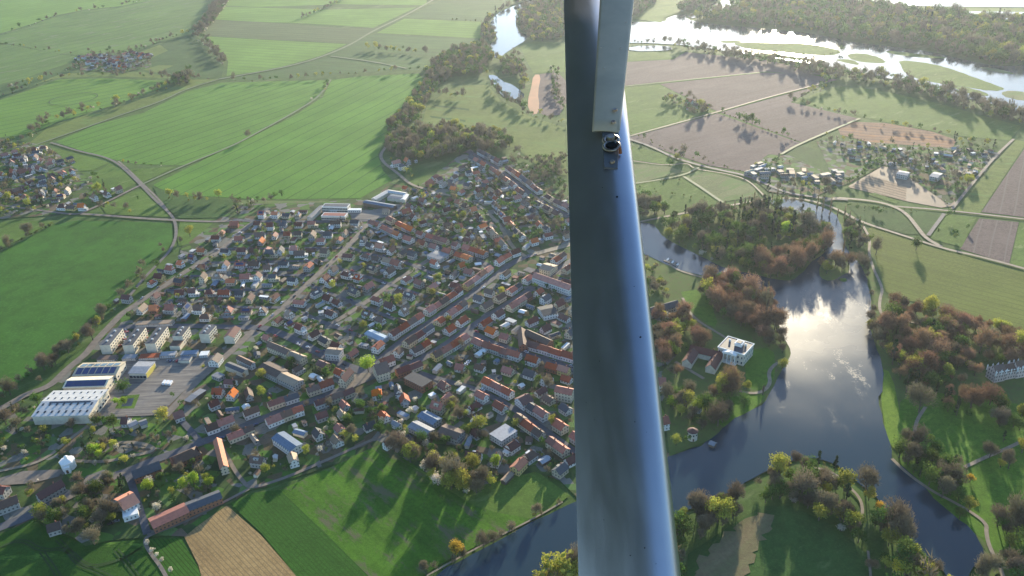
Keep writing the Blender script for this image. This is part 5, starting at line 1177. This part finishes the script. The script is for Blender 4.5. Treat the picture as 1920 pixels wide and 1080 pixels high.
for i in range(5): line([(225+i*43,655),(240+i*43,630)], 16, 2, {'bare': 2, 'shrub': 3}, (.4, .6))
line([(500,612),(600,655),(680,692)], 11, 2, {'bare': 4, 'leafy': 1}, (.4, .55)); line([(390,832),(480,798),(560,768),(640,735)], 13, 4, {'bare': 1}, (.4, .55))
line([(800,1072),(870,1040),(950,998),(1010,970),(1060,945)], 8, 3, {'bare': 5, 'shrub': 3, 'leafy': 1}, (.5, .9), .8); line([(810,1078),(860,1055),(940,1008),(1000,975),(1060,942)], 5, 2, {'bare': 4, 'shrub': 4}, (.35, .7), .9)
wood([(1000,1095),(1090,1050),(1110,1060),(1110,1150),(1000,1150)], 80, {'budding': 3, 'bare': 2}, (.8, 1.2))
# top right: river woods and belts
FOR = [(1292,36),(1318,24),(1345,20),(1385,18),(1392,5),(1380,-20),(1440,-12),(1500,4),(1560,6),(1660,14),(1700,24),(1780,28),(1830,40),(1920,38),(2060,45),(2060,130),(1960,115),(1890,123),(1840,117),(1740,94),(1665,84),(1600,77),(1515,59),(1440,52),(1330,42)]
wood(FOR, 62, {'leafy': 8, 'bare': 4, 'budding': 1.2, 'conifer': .6}, (1.0, 1.6))
wood([(1188,10),(1210,-10),(1235,-10),(1230,8),(1200,30),(1185,38)], 60, {'leafy': 3, 'bare': 3}, (1, 1.4)); wood([(1270,25),(1290,8),(1310,-20),(1350,-20),(1345,0),(1315,15),(1290,25)], 60, {'leafy': 3, 'bare': 3}, (1, 1.4))
line([(1175,82),(1250,83),(1300,90),(1370,99),(1440,108),(1490,117),(1545,125)], 12, 5, {'bare': 5, 'leafy': 1}, (.6, 1.0)); line([(1180,80),(1220,80),(1260,80),(1400,98)], 17, 1, {'bare': 1}, (.6, 1.0))
wood([(1250,88),(1330,97),(1440,112),(1530,124),(1620,140),(1710,158),(1815,188),(1925,218),(2000,240),(2000,262),(1920,240),(1820,213),(1720,182),(1640,162),(1540,148),(1440,124),(1330,106)], 48, {'bare': 6, 'leafy': 2.5, 'budding': .8}, (.8, 1.2))
line([(1540,150),(1560,158),(1530,172),(1500,185),(1482,192)], 9, 3, HD, (.6, 1)); line([(1490,195),(1560,212),(1640,232),(1720,245),(1790,256)], 12, 2, HD, (.4, .8), .8)
line([(1350,212),(1400,232),(1450,250),(1500,268)], 12, 2, {'shrub': 3, 'leafy': 1}, (.6, 1.1)); wood([(1240,188),(1280,180),(1340,205),(1335,215),(1300,220),(1275,205)], 50, HD, (.6, 1.0)); one('leafy', 1247, 197, 1.1)
line([(1500,112),(1540,105),(1580,98),(1600,98)], 14, 1, {'shrub': 1, 'leafy': 1}, (.7, 1)); one('leafy', 1772, 168, 1)
line([(1770,172),(1840,192),(1900,208),(1925,216)], 12, 3, {'leafy': 2, 'bare': 3}, (.8, 1.1))
line([(1183,252),(1210,262),(1260,290),(1300,300),(1390,322),(1440,345)], 13, 2, {'shrub': 4, 'leafy': 1, 'bare': 1}, (.5, .9)); wood([(1255,290),(1280,288),(1290,300),(1265,302)], 60, HD, (.7, 1.1)); one('leafy', 1255, 315, .9)
wood([(1195,370),(1215,372),(1250,398),(1245,405),(1200,412),(1190,405)], 85, BR, (.7, 1.1))
wood(list((p.x, p.y) and P(p.x, p.y)[:2] for p in AL), 75, {'shrub': 9, 'leafy': 1.4, 'blossom': 1.2, 'bare': .7, 'conifer': .2}, (.4, .7))
wood([(1530,258),(1560,250),(1650,270),(1780,285),(1700,292),(1620,280)], 30, GD, (.5, .8)); wood([(1405,318),(1440,295),(1485,300),(1470,325),(1420,345)], 35, GD, (.5, .9)); wood([(1480,335),(1590,345),(1560,372),(1500,365),(1440,355)], 28, GD, (.5, .9))
wood([(1780,330),(1830,325),(1815,350),(1790,378),(1790,345)], 55, HD, (.6, .9)); wood([(1790,258),(1890,270),(1880,290),(1780,280)], 45, GD, (.5, .9))
wood([(1650,315),(1720,325),(1785,345),(1790,380),(1765,388),(1740,360)], 32, {'bare': 4, 'blossom': 1.5, 'shrub': 3}, (.4, .7))
line([(1590,345),(1620,328),(1655,308),(1675,300)], 7, 3, {'leafy': 3, 'shrub': 2}, (.6, .9)); line([(1655,310),(1700,320),(1790,345)], 8, 2, {'conifer': 2, 'leafy': 2}, (.4, .6)); line([(1690,398),(1720,400),(1660,392),(1600,384)], 9, 3, {'shrub': 3, 'leafy': 1}, (.5, .8)); line([(1600,395),(1650,400),(1655,405)], 7, 3, {'conifer': 1, 'leafy': 2}, (.4, .6))
line([(1200,352),(1280,368),(1340,372)], 28, 1, {'shrub': 1}, (.4, .6))
for q in [(1230,362),(1237,370),(1260,365),(1295,372),(1273,340),(1245,341)]: one('shrub', *q, .7)
line([(1440,350),(1480,345),(1540,358)], 14, 3, HD, (.5, .8)); line([(1440,362),(1460,360),(1530,375)], 16, 2, GD, (.6, .8))
# island wood and shores
wood([(1240,420),(1270,412),(1330,400),(1400,392),(1440,388),(1470,398),(1500,410),(1522,418),(1548,430),(1550,448),(1543,470),(1525,488),(1500,505),(1480,520),(1440,515),(1400,505),(1365,500),(1330,485),(1290,468),(1250,445)], 62, {'leafy': 5, 'conifer': 2, 'bare': 3.5, 'budding': 1}, (.8, 1.25))
line([(1245,448),(1290,470),(1340,492),(1370,502)], 9, 2, {'blossom': 3, 'shrub': 2, 'bare': 1}, (.5, .8)); line([(1400,510),(1440,520),(1480,522),(1515,492),(1545,470),(1552,445)], 7, 2, {'bare': 4, 'leafy': 1, 'golden': .1}, (.8, 1.1)); one('bright', 1472, 445, 1.2); one('bright', 1462, 435, .9)
wood([(1580,425),(1612,430),(1632,460),(1630,480),(1610,485),(1595,470),(1588,445)], 75, {'leafy': 4, 'bare': 4, 'conifer': 1}, (.7, 1.0)); line([(1605,485),(1622,505),(1632,525)], 8, 2, {'bare': 3, 'golden': .2}, (.6, .9))
wood([(1205,485),(1240,508),(1258,560),(1240,575),(1215,560)], 60, BR, (.6, .9))
wood([(1328,530),(1370,530),(1415,545),(1445,590),(1462,630),(1478,660),(1462,672),(1420,640),(1370,612),(1335,580),(1310,555)], 75, {'bare': 8, 'leafy': 1.5, 'budding': 1}, (.9, 1.35))
wood([(1225,600),(1270,580),(1300,620),(1345,650),(1335,668),(1290,665),(1240,690),(1228,660)], 70, {'bare': 6, 'leafy': 1.5, 'budding': 2, 'blossom': .6}, (.9, 1.25))
wood([(1330,665),(1365,670),(1400,690),(1400,735),(1345,760),(1290,735),(1255,705),(1300,712),(1335,705)], 72, {'bare': 7, 'budding': 2, 'leafy': 1}, (.8, 1.15))
wood([(1245,740),(1290,740),(1350,762),(1380,780),(1340,815),(1310,830),(1260,845),(1250,800)], 52, {'leafy': 4, 'bare': 4, 'budding': 1.5, 'conifer': .8}, (.7, 1.1))
line([(1633,560),(1638,610),(1640,640),(1652,670)], 9, 3, {'bare': 3, 'budding': 2}, (.5, .8)); line([(1468,690),(1460,712)], 9, 2, {'budding': 1}, (.6, .9)); one('poplar', 1430, 742, .8)
line([(1665,575),(1710,590),(1780,605),(1850,625),(1920,650),(2000,670)], 9, 4, {'budding': 5, 'bare': 3}, (1.0, 1.3)); line([(1670,590),(1740,605),(1830,635),(1920,668)], 10, 4, {'budding': 3, 'bare': 3, 'leafy': 1}, (.9, 1.2))
wood([(1655,600),(1740,615),(1830,640),(1930,680),(1990,700),(1930,712),(1850,690),(1820,720),(1750,735),(1700,740),(1670,680),(1650,630)], 66, {'bare': 8, 'leafy': 2, 'budding': 1.6, 'conifer': 1}, (.85, 1.25))
wood([(1690,735),(1760,740),(1830,745),(1870,750),(1920,755),(1990,770),(1990,830),(1920,815),(1870,800),(1800,790),(1760,772),(1710,758)], 50, {'leafy': 5, 'conifer': 2, 'bare': 2.5, 'budding': .8}, (.8, 1.15))
wood([(1680,850),(1700,842),(1740,840),(1780,868),(1800,900),(1830,930),(1825,960),(1790,950),(1750,925),(1700,885)], 78, {'conifer': 4, 'leafy': 5, 'bare': 2.5, 'golden': .2}, (.85, 1.2))
wood([(1690,812),(1760,835),(1800,880),(1790,890),(1740,850)], 22, PK, (.7, 1))
line([(1760,945),(1800,975),(1825,1000)], 14, 3, {'bare': 3, 'leafy': 2}, (.8, 1.1))
wood([(1840,990),(1880,970),(1990,975),(1990,1100),(1900,1100),(1870,1040)], 60, {'bare': 5, 'leafy': 2, 'budding': 2}, (.8, 1.2)); wood([(1825,1000),(1845,1000),(1858,1060),(1890,1120),(1810,1120),(1832,1060)], 60, {'leafy': 2, 'bare': 3, 'conifer': 1}, (.8, 1.1))
# peninsula
wood([(1400,908),(1440,890),(1480,870),(1500,875),(1560,880),(1592,905),(1610,950),(1640,975),(1650,1010),(1625,1030),(1580,1000),(1530,975),(1480,945),(1430,945),(1400,930)], 66, {'bare': 6, 'leafy': 3, 'budding': 1.5, 'conifer': 1.5, 'golden': .25, 'blossom': .2}, (.75, 1.15))
line([(1440,880),(1490,868),(1540,868),(1580,885)], 9, 2, {'shrub': 4, 'budding': 1}, (.6, .9))
wood([(1270,978),(1320,952),(1375,930),(1410,945),(1380,975),(1330,1005),(1285,1040),(1270,1080),(1262,1000)], 78, {'bare': 6, 'leafy': 3, 'budding': 2, 'conifer': .8}, (.8, 1.15)); one('poplar', 1355, 985, 1.1); one('budding', 1345, 980, 1.3); one('budding', 1362, 978, 1.2)
wood([(1640,985),(1660,1000),(1700,1030),(1730,1045),(1780,1080),(1800,1120),(1640,1130),(1625,1060),(1640,1040)], 62, {'bare': 5, 'leafy': 3, 'budding': 2, 'golden': .3, 'conifer': 1}, (.8, 1.2))
wood([(1270,1040),(1290,1040),(1280,1110),(1262,1110)], 60, BR, (.7, 1)); wood([(1120,1010),(1265,975),(1262,1100),(1110,1100)], 40, BR, (.8, 1.1))
# ---------------------------------------------------------------- make the objects: the 300 of each kind that show largest are things, the rest one mass each
bykind = {}
for t in TREES:
    q = P(t[1], t[2])
    if q[2] < 50 or not (-90 < q[0] < 2010 and -60 < q[1] < 1190): continue
    h, w = HW.get(t[0], (14, 11)); bykind.setdefault(t[0], []).append((w*t[3]*1600/q[2], t, q))
print('TREES', len(TREES)) or print('TREES', {k: len(v) for k, v in bykind.items()})
STUFFN = {'bare': 'bare_trees_beyond', 'leafy': 'leafy_trees_beyond', 'budding': 'budding_trees_beyond', 'conifer': 'conifers_beyond', 'blossom': 'blossom_trees_beyond', 'shrub': 'garden_shrubbery', 'russet': 'russet_trees_beyond', 'poplar': 'poplars_beyond', 'bright': 'bright_trees_beyond', 'golden': 'golden_trees_beyond'}
def behind_strut(q): 
    x0 = 1058+q[1]*.027; x1 = 1155+q[1]*.111; return x0+6 < q[0] < x1-8
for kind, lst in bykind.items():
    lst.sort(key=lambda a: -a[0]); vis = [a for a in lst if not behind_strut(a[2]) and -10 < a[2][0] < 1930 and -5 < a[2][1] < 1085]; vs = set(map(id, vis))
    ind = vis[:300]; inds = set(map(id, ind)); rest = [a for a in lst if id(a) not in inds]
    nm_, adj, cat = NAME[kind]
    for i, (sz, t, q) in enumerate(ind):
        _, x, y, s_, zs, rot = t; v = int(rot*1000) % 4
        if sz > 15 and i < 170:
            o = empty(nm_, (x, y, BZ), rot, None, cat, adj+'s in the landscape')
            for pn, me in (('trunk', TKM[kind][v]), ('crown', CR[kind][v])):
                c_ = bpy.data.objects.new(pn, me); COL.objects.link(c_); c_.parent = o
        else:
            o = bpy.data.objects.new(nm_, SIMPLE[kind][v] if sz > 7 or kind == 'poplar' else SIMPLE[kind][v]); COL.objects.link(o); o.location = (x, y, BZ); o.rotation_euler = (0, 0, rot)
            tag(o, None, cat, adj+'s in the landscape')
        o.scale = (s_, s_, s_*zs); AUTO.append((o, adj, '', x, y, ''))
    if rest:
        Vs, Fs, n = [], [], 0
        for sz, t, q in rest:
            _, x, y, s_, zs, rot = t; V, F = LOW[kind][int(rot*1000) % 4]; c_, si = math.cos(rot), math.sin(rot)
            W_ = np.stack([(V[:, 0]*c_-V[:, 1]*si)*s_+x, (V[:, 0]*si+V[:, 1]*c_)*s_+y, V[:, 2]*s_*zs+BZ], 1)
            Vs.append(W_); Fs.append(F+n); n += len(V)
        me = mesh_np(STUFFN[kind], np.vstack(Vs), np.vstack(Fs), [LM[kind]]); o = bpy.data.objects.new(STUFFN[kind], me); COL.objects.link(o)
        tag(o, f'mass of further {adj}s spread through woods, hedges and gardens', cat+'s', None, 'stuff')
# ================================================================= the aircraft: strut, fairing plate, bolt, unseen wing above
def cpt(px, py, d): return EYE+ray(px, py)/FPX*d
plane = empty('light_aircraft', cpt(1180, 1080, .9), 0, 'blue grey metal wing strut of a light aircraft crossing the view', 'aircraft')
OFF = plane.location.copy()
s = NT('strut_metal'); c = s.mix(s.mapr(s.noise(s.pos(), 9, 4, .6), .4, .65), (.40, .405, .46), (.44, .445, .49)); s.fin(c, .21, .5); s.b.inputs['Metallic'].default_value = .9
streak = s.noise(vscale(s, s.pos(), 60, 9, 9), 1, 4, .6); s.l(s.mapr(streak, .35, .7, .30, .40), s.b.inputs['Roughness'])
b_ = s.n('ShaderNodeBump'); b_.inputs['Strength'].default_value = .06; b_.inputs['Distance'].default_value = .001; s.l(s.noise(s.pos(), 400, 2), b_.inputs['Height']); s.l(b_.outputs[0], s.b.inputs['Normal'])
M_strut = s.m
M_plate = simple('fairing_paint', (.46, .39, .29), (.38, .33, .25), 14, .6, .3); M_bolt = simple('steel', (.35, .33, .31), (.2, .15, .12), 90, .35, .5, metal=.9); M_dark = simple('dark_hole', (.01, .01, .012)); M_unseen_wing = simple('wing_skin', (.36, .36, .66), None, 1, .6)
A = cpt(1180, 1080, .9); B = cpt(1104, 0, 1.83); ax = (B-A).normalized()
view = ((A+B)/2-EYE).normalized(); side = ax.cross(view).normalized()
if side.dot(RT) < 0: side = -side
out = side.cross(ax).normalized()
if out.dot(view) > 0: out = -out     # towards the cabin
def half(u):
    x = min(1, max(0, (.0535-u)/.107)); return .45*5*.107*(.2969*math.sqrt(x)-.126*x-.3516*x*x+.2843*x**3-.1015*x**4)+.0015*(x > 0)
def sp_(p): return p-OFF
def swept(name, p0, p1, prof, mat, n, smooth=True):
    vs = []; 
    for p in (p0, p1):
        for k in range(n):
            u, v = prof(k/n*2*math.pi); vs.append(sp_(p+side*u+out*v))
    m = MB(); m.add(vs, [(k, (k+1) % n, n+(k+1) % n, n+k) for k in range(n)]+[tuple(range(n-1, -1, -1)), tuple(range(n, 2*n))])
    o = m.build(name, mat, plane, smooth=False)
    for p in o.data.polygons: p.use_smooth = len(p.vertices) == 4 and smooth
    return o
a0, b0 = A-ax*.7, B+ax*1.2
swept('wing_strut', a0, b0, lambda t: (.0535*math.cos(t), half(.0535*math.cos(t))*(1 if math.sin(t) >= 0 else -1)), M_strut, 96)
# fairing plate lying along the upper strut
def quad_plate(name, px4, ds, thick, mat, bev=True):
    f = [cpt(x, y, d) for (x, y), d in zip(px4, ds)]; bk = [p-out*thick for p in f]
    m = MB(); m.add([sp_(p) for p in f+bk], [(0, 1, 2, 3), (7, 6, 5, 4), (0, 4, 5, 1), (1, 5, 6, 2), (2, 6, 7, 3), (3, 7, 4, 0)]); return m.build(name, mat, plane)
def surf(px, py):
    d_ = ray(px, py)/FPX; r0 = EYE-A; lo_, hi_ = .3, -r0.dot(out)/d_.dot(out)
    for _ in range(40):
        m_ = (lo_+hi_)/2; q_ = r0+d_*m_
        if q_.dot(out) > half(q_.dot(side)): lo_ = m_
        else: hi_ = m_
    return lo_
def mid(py): return 1104+(py)*(1180-1104)/1080
def dist_at(py): return min(surf(mid(py)+k_, py) for k_ in (-20, -5, 10, 25, 38))-.016
def dist_old(py): t = py/1080; return 1/((1-t)/1.83+t/.9)
# shallow channel section: curved across
def channel():
    nx, ny = 12, 14; vs = []
    for j in range(ny+1):
        t = j/ny; py = -60+t*302
        xl = 1128-t*18; xr = 1195-t*(33) ; d = dist_at(py)
        for i in range(nx+1):
            u = i/nx; crv = 4*(u-.5)**2
            yy = py+ (u*4 if j == ny else 0) - (6 if (j == ny and i == nx) else 0)
            p = cpt(xl+(xr-xl)*u, yy, d)-out*(.0025*crv); vs.append(p)
    N = len(vs); vs += [p-out*.003 for p in vs]; fs = []
    for j in range(ny):
        for i in range(nx):
            a = j*(nx+1)+i; fs.append((a, a+nx+1, a+nx+2, a+1)); fs.append((N+a, N+a+1, N+a+nx+2, N+a+nx+1))
    for i in range(nx): a = ny*(nx+1)+i; fs.append((a, N+a, N+a+1, a+1))
    for j in range(ny):
        a = j*(nx+1); fs.append((a, N+a, N+a+nx+1, a+nx+1)); a += nx; fs.append((a, a+nx+1, N+a+nx+1, N+a))
    m = MB(); m.add([sp_(p) for p in vs], fs); o = m.build('fairing_plate', M_plate, plane, smooth=True); return o
fp = channel()
def disc(name, px, py, r, h, mat, parent=plane, d=None, n=14, r1=None):
    c_ = cpt(px, py, (d or dist_at(py)-.004)); m = MB(); q = [c_+(side*math.cos(k/n*6.2832)+ax*math.sin(k/n*6.2832))*r for k in range(n)]; q2 = [c_+out*h+(side*math.cos(k/n*6.2832)+ax*math.sin(k/n*6.2832))*(r1 or r*.75) for k in range(n)]
    m.add([sp_(p) for p in q+q2], [(k, (k+1) % n, n+(k+1) % n, n+k) for k in range(n)]+[tuple(range(n, 2*n))]); o = m.build(name, mat, plane)
    if parent is not plane: o.parent = parent
    return o
for x, y in ((1153,207),(1150,230)): disc('rivet', x, y, .0045, .003, M_bolt, fp)
for x, y in ((1127,89),(1164,90),(1174,42),(1133,127)): disc('rivet', x, y, .0016, .001, M_bolt, fp)
dd = .062
def dfit(py): return surf(1146, py)-.006
quad_plate('bracket_plate', [(1129,244),(1133,313),(1158,315),(1160,246)], [dfit(244), dfit(313), dfit(315), dfit(246)], .004, simple('bracket_metal', (.13, .13, .14), None, 1, .6, .4, metal=.3))
def tor(name, px, py, R_, r_, mat, d):
    c_ = cpt(px, py, d); m = MB(); n, k = 20, 8; vs = []
    for i in range(n):
        a = i/n*6.2832; e = side*math.cos(a)+ax*math.sin(a)
        for j in range(k):
            b = j/k*6.2832; vs.append(sp_(c_+e*(R_+r_*math.cos(b))+out*r_*math.sin(b)))
    m.add(vs, [(i*k+j, ((i+1) % n)*k+j, ((i+1) % n)*k+(j+1) % k, i*k+(j+1) % k) for i in range(n) for j in range(k)]); return m.build(name, mat, plane, smooth=True)
tor('ring_clamp', 1146, 263, .0115, .0035, M_bolt, dfit(263)-.006); tor('ring_clamp', 1147, 274, .0125, .0028, M_bolt, dfit(274)-.008)
disc('bolt_head', 1146, 264, .008, .010, M_bolt, d=dfit(264)-.004); disc('nut', 1147, 277, .009, .007, M_dark, d=dfit(277)-.004, n=6, r1=.008)
disc('locking_pin', 1163, 287, .003, .012, simple('copper_pin', (.35, .14, .08), None, 1, .4, .5, metal=.6), d=dfit(287)-.002); disc('bolt_head', 1148, 304, .0045, .003, M_bolt, d=dfit(304)-.001); disc('bolt_hole', 1157, 369, 0.0018, .0006, M_dark, d=surf(1157,369)-.0008); disc('bolt_hole', 1201, 632, .0013, .0006, M_dark, d=surf(1201,632)-.0008)
# dead insects on the strut's face
rr = random.Random(5)
for k in range(12):
    py = rr.uniform(330, 1070); u_ = rr.uniform(.1, .9); px_ = (1067+py*.02)*(1-u_)+(1155+py*.105)*u_; r_ = rr.uniform(.0003, .0008); disc('insect_speck', px_, py, r_, .0003, M_dark, bpy.data.objects['wing_strut'], d=surf(px_, py)-.0003, n=7)
# unseen wing above the strut, oversized and tinted to shape its reflections
m = MB(); WX0, WX1, WY0, WY1, WZ = -6, .15, -3.6, 10.5, .85
n = 10
for k in range(n):
    for t in (0,): pass
prof = [(WX0+(WX1-WX0)*i/n, .16*math.sin(math.pi*(i/n)**.7)) for i in range(n+1)]
vs = [];
for y in (WY0, WY1):
    vs += [Vector((x, y, HGT+WZ))-OFF for x, z in prof]+[Vector((x, y, HGT+WZ+.03+z))-OFF for x, z in prof]
N = 2*(n+1); fs = []
for i in range(n): fs += [(i, i+1, N+i+1, N+i), (n+1+i, N+n+1+i, N+n+2+i, n+2+i)]
fs += [(0, N, N+n+1, n+1), (n, 2*n+1, N+2*n+1, N+n)]
m.add(vs, fs); m.build('wing', M_unseen_wing, plane)
# ================================================================= light, sky, haze
d = ray(1475, 62).normalized(); SUN = Vector((d.x, d.y, -d.z)).normalized()
EL = math.asin(SUN.z); AZ = math.atan2(SUN.x, SUN.y); print('sun elev', math.degrees(EL), 'az', math.degrees(AZ))
w = bpy.data.worlds.new('World'); scene.world = w; w.use_nodes = True; nt = w.node_tree
bg = nt.nodes['Background']; sky = nt.nodes.new('ShaderNodeTexSky'); sky.sky_type = 'NISHITA'; sky.sun_disc = False; sky.sun_elevation = EL; sky.sun_rotation = AZ
sky.altitude = 300; sky.dust_density = .5; sky.air_density = 1.0; sky.ozone_density = 3
nt.links.new(sky.outputs[0], bg.inputs[0]); bg.inputs[1].default_value = SKY_S
l = bpy.data.lights.new('sun', 'SUN'); l.energy = SUN_S; l.angle = math.radians(.5); l.color = (1, .86, .62); lo = bpy.data.objects.new('sun', l); COL.objects.link(lo)
lo.rotation_euler = (-SUN).to_track_quat('-Z', 'Y').to_euler()
if HAZE:
    m = MB(); m.box(-9500, 9500, -1600, 16500, -1.2, 405); s = NT('haze_air'); s.t.nodes.remove(s.b); v = s.n('ShaderNodeVolumePrincipled')
    v.inputs['Color'].default_value = (.74, .85, 1, 1); v.inputs['Density'].default_value = HAZE; v.inputs['Anisotropy'].default_value = .6; s.l(v.outputs[0], s.out.inputs['Volume'])
    o = m.build('haze', s.m); tag(o, None, None, None, 'stuff')
scene.view_settings.view_transform = 'Standard'; scene.view_settings.look = 'None'; scene.view_settings.gamma = 1; scene.view_settings.exposure = EXPO
scene.cycles.use_denoising = True; scene.cycles.denoiser = 'OPENIMAGEDENOISE'
scene.cycles.max_bounces = 6; scene.cycles.diffuse_bounces = 2; scene.cycles.glossy_bounces = 3; scene.cycles.transmission_bounces = 3; scene.cycles.transparent_max_bounces = 4; scene.cycles.volume_bounces = 0
scene.cycles.sample_clamp_indirect = 6
scene.render.use_persistent_data = False
# ================================================================= labels that single each thing out
MARKS = [('the lakeside villa',1380,650),('the round tower house',1298,820),('the castle like house',1883,706),('the small lake island',1568,505),('the jetty',1257,494),('the white chapel',130,872),('the bright red barn',315,970),('the orange farmhouse',240,950),
 ('the brown field corner',430,950),('the large white warehouse',128,755),('the apartment blocks',290,635),('the concrete yard',310,730),('the main junction',700,705),('the long greenhouse',706,630),('the grey stepped halls',815,795),('the flat pale roofed hall',945,812),('the dark red corner barn',735,828),
 ('the school blocks',628,395),('the works court',740,365),('the railway bend',330,440),('the railway crossroads',268,346),('the far hamlet',220,118),('the edge village',60,345),('the far river bend',930,90),('the pond',955,168),('the clay brown field',1002,180),('the wood above the town',850,265),
 ('the far village street',990,350),('the ploughland copse',1300,200),('the wide river',1480,85),('the river islands',1780,145),('the forest across the river',1600,40),('the forest edge',1850,75),('the allotment gardens',1700,290),('the works yard',1500,330),('the nursery beds',1640,350),('the poplar row',1380,388),('the wooded park island',1400,450),('the olive field',1780,530),('the lake narrows',1600,450),
 ('the villa park wood',1400,570),('the path fork in the park',1715,800),('the lake channel bend',1740,930),('the peninsula tip',1500,890),('the peninsula wood',1560,960),('the peninsula field',1400,1020),('the lower lake channel',1760,1040),('the riverside path',900,1020),('the patchy green field',680,940),('the garden clump',840,900),('the cemetery',210,850),('the corner field',120,1040),('the long tree belt',120,680),('the pale street top',690,420),('the pale street middle',580,530),('the upper main street',870,565),('the lower main street',880,625),('the long lower road',520,775),('the tan garage row',290,604),('the red terraces',820,465),('the gravel lane curve',730,300),('the river bank belt',1650,150),('the top field hedge',500,150),('the top treeline',395,40),('the bright field hedge',540,220),('the dark field hedge',50,445),('the field copse',750,95),('the meadow below the river',1700,210),('the lone cottage',100,990),('the right park meadow',1880,900),('the bank meadow',1670,760),('the four sided farmyard',1000,640)]
MK = [(n, G(x, y)) for n, x, y in MARKS]
def ordw(n):
    base = ['', 'nearest', 'second nearest', 'third nearest', 'fourth nearest', 'fifth nearest', 'sixth nearest', 'seventh nearest', 'eighth nearest', 'ninth nearest']
    return base[n] if n < 10 else f'{n}{"th" if n % 100 in (11, 12, 13) else {1: "st", 2: "nd", 3: "rd"}.get(n % 10, "th")} nearest'
groups = {}
for o, adj, rn, x, y, ph in AUTO:
    px, py, dep = P(x, y)
    best = min(MK, key=lambda m_: (P(m_[1].x, m_[1].y)[0]-px)**2+(P(m_[1].x, m_[1].y)[1]-py)**2)
    mx, my, _ = P(best[1].x, best[1].y); dx, dy = px-mx, (py-my)*1.4
    side_ = ('left' if dx < 0 else 'right') if abs(dx) > abs(dy) else ('beyond' if dy < 0 else 'before')
    groups.setdefault((adj, best[0], side_), []).append((dx*dx+dy*dy, o, ph))
for (adj, mk, side_), lst in groups.items():
    lst.sort(key=lambda a: a[0])
    for i, (dd_, o, ph) in enumerate(lst):
        s_ = f'{adj} {side_} {mk}' if side_ in ('beyond', 'before') else f'{adj} {side_} of {mk}'
        if len(lst) > 1: s_ += ', ' + ordw(i+1)
        o['label'] = s_
seen = {}
for o in scene.objects:
    if o.parent is None and 'label' in o:
        o['label'] = o['label'].replace('  ', ' ')
        if o['label'] in seen: print('DUP', o['label'])
        seen[o['label']] = 1
    if 'dims' in o: del o['dims']
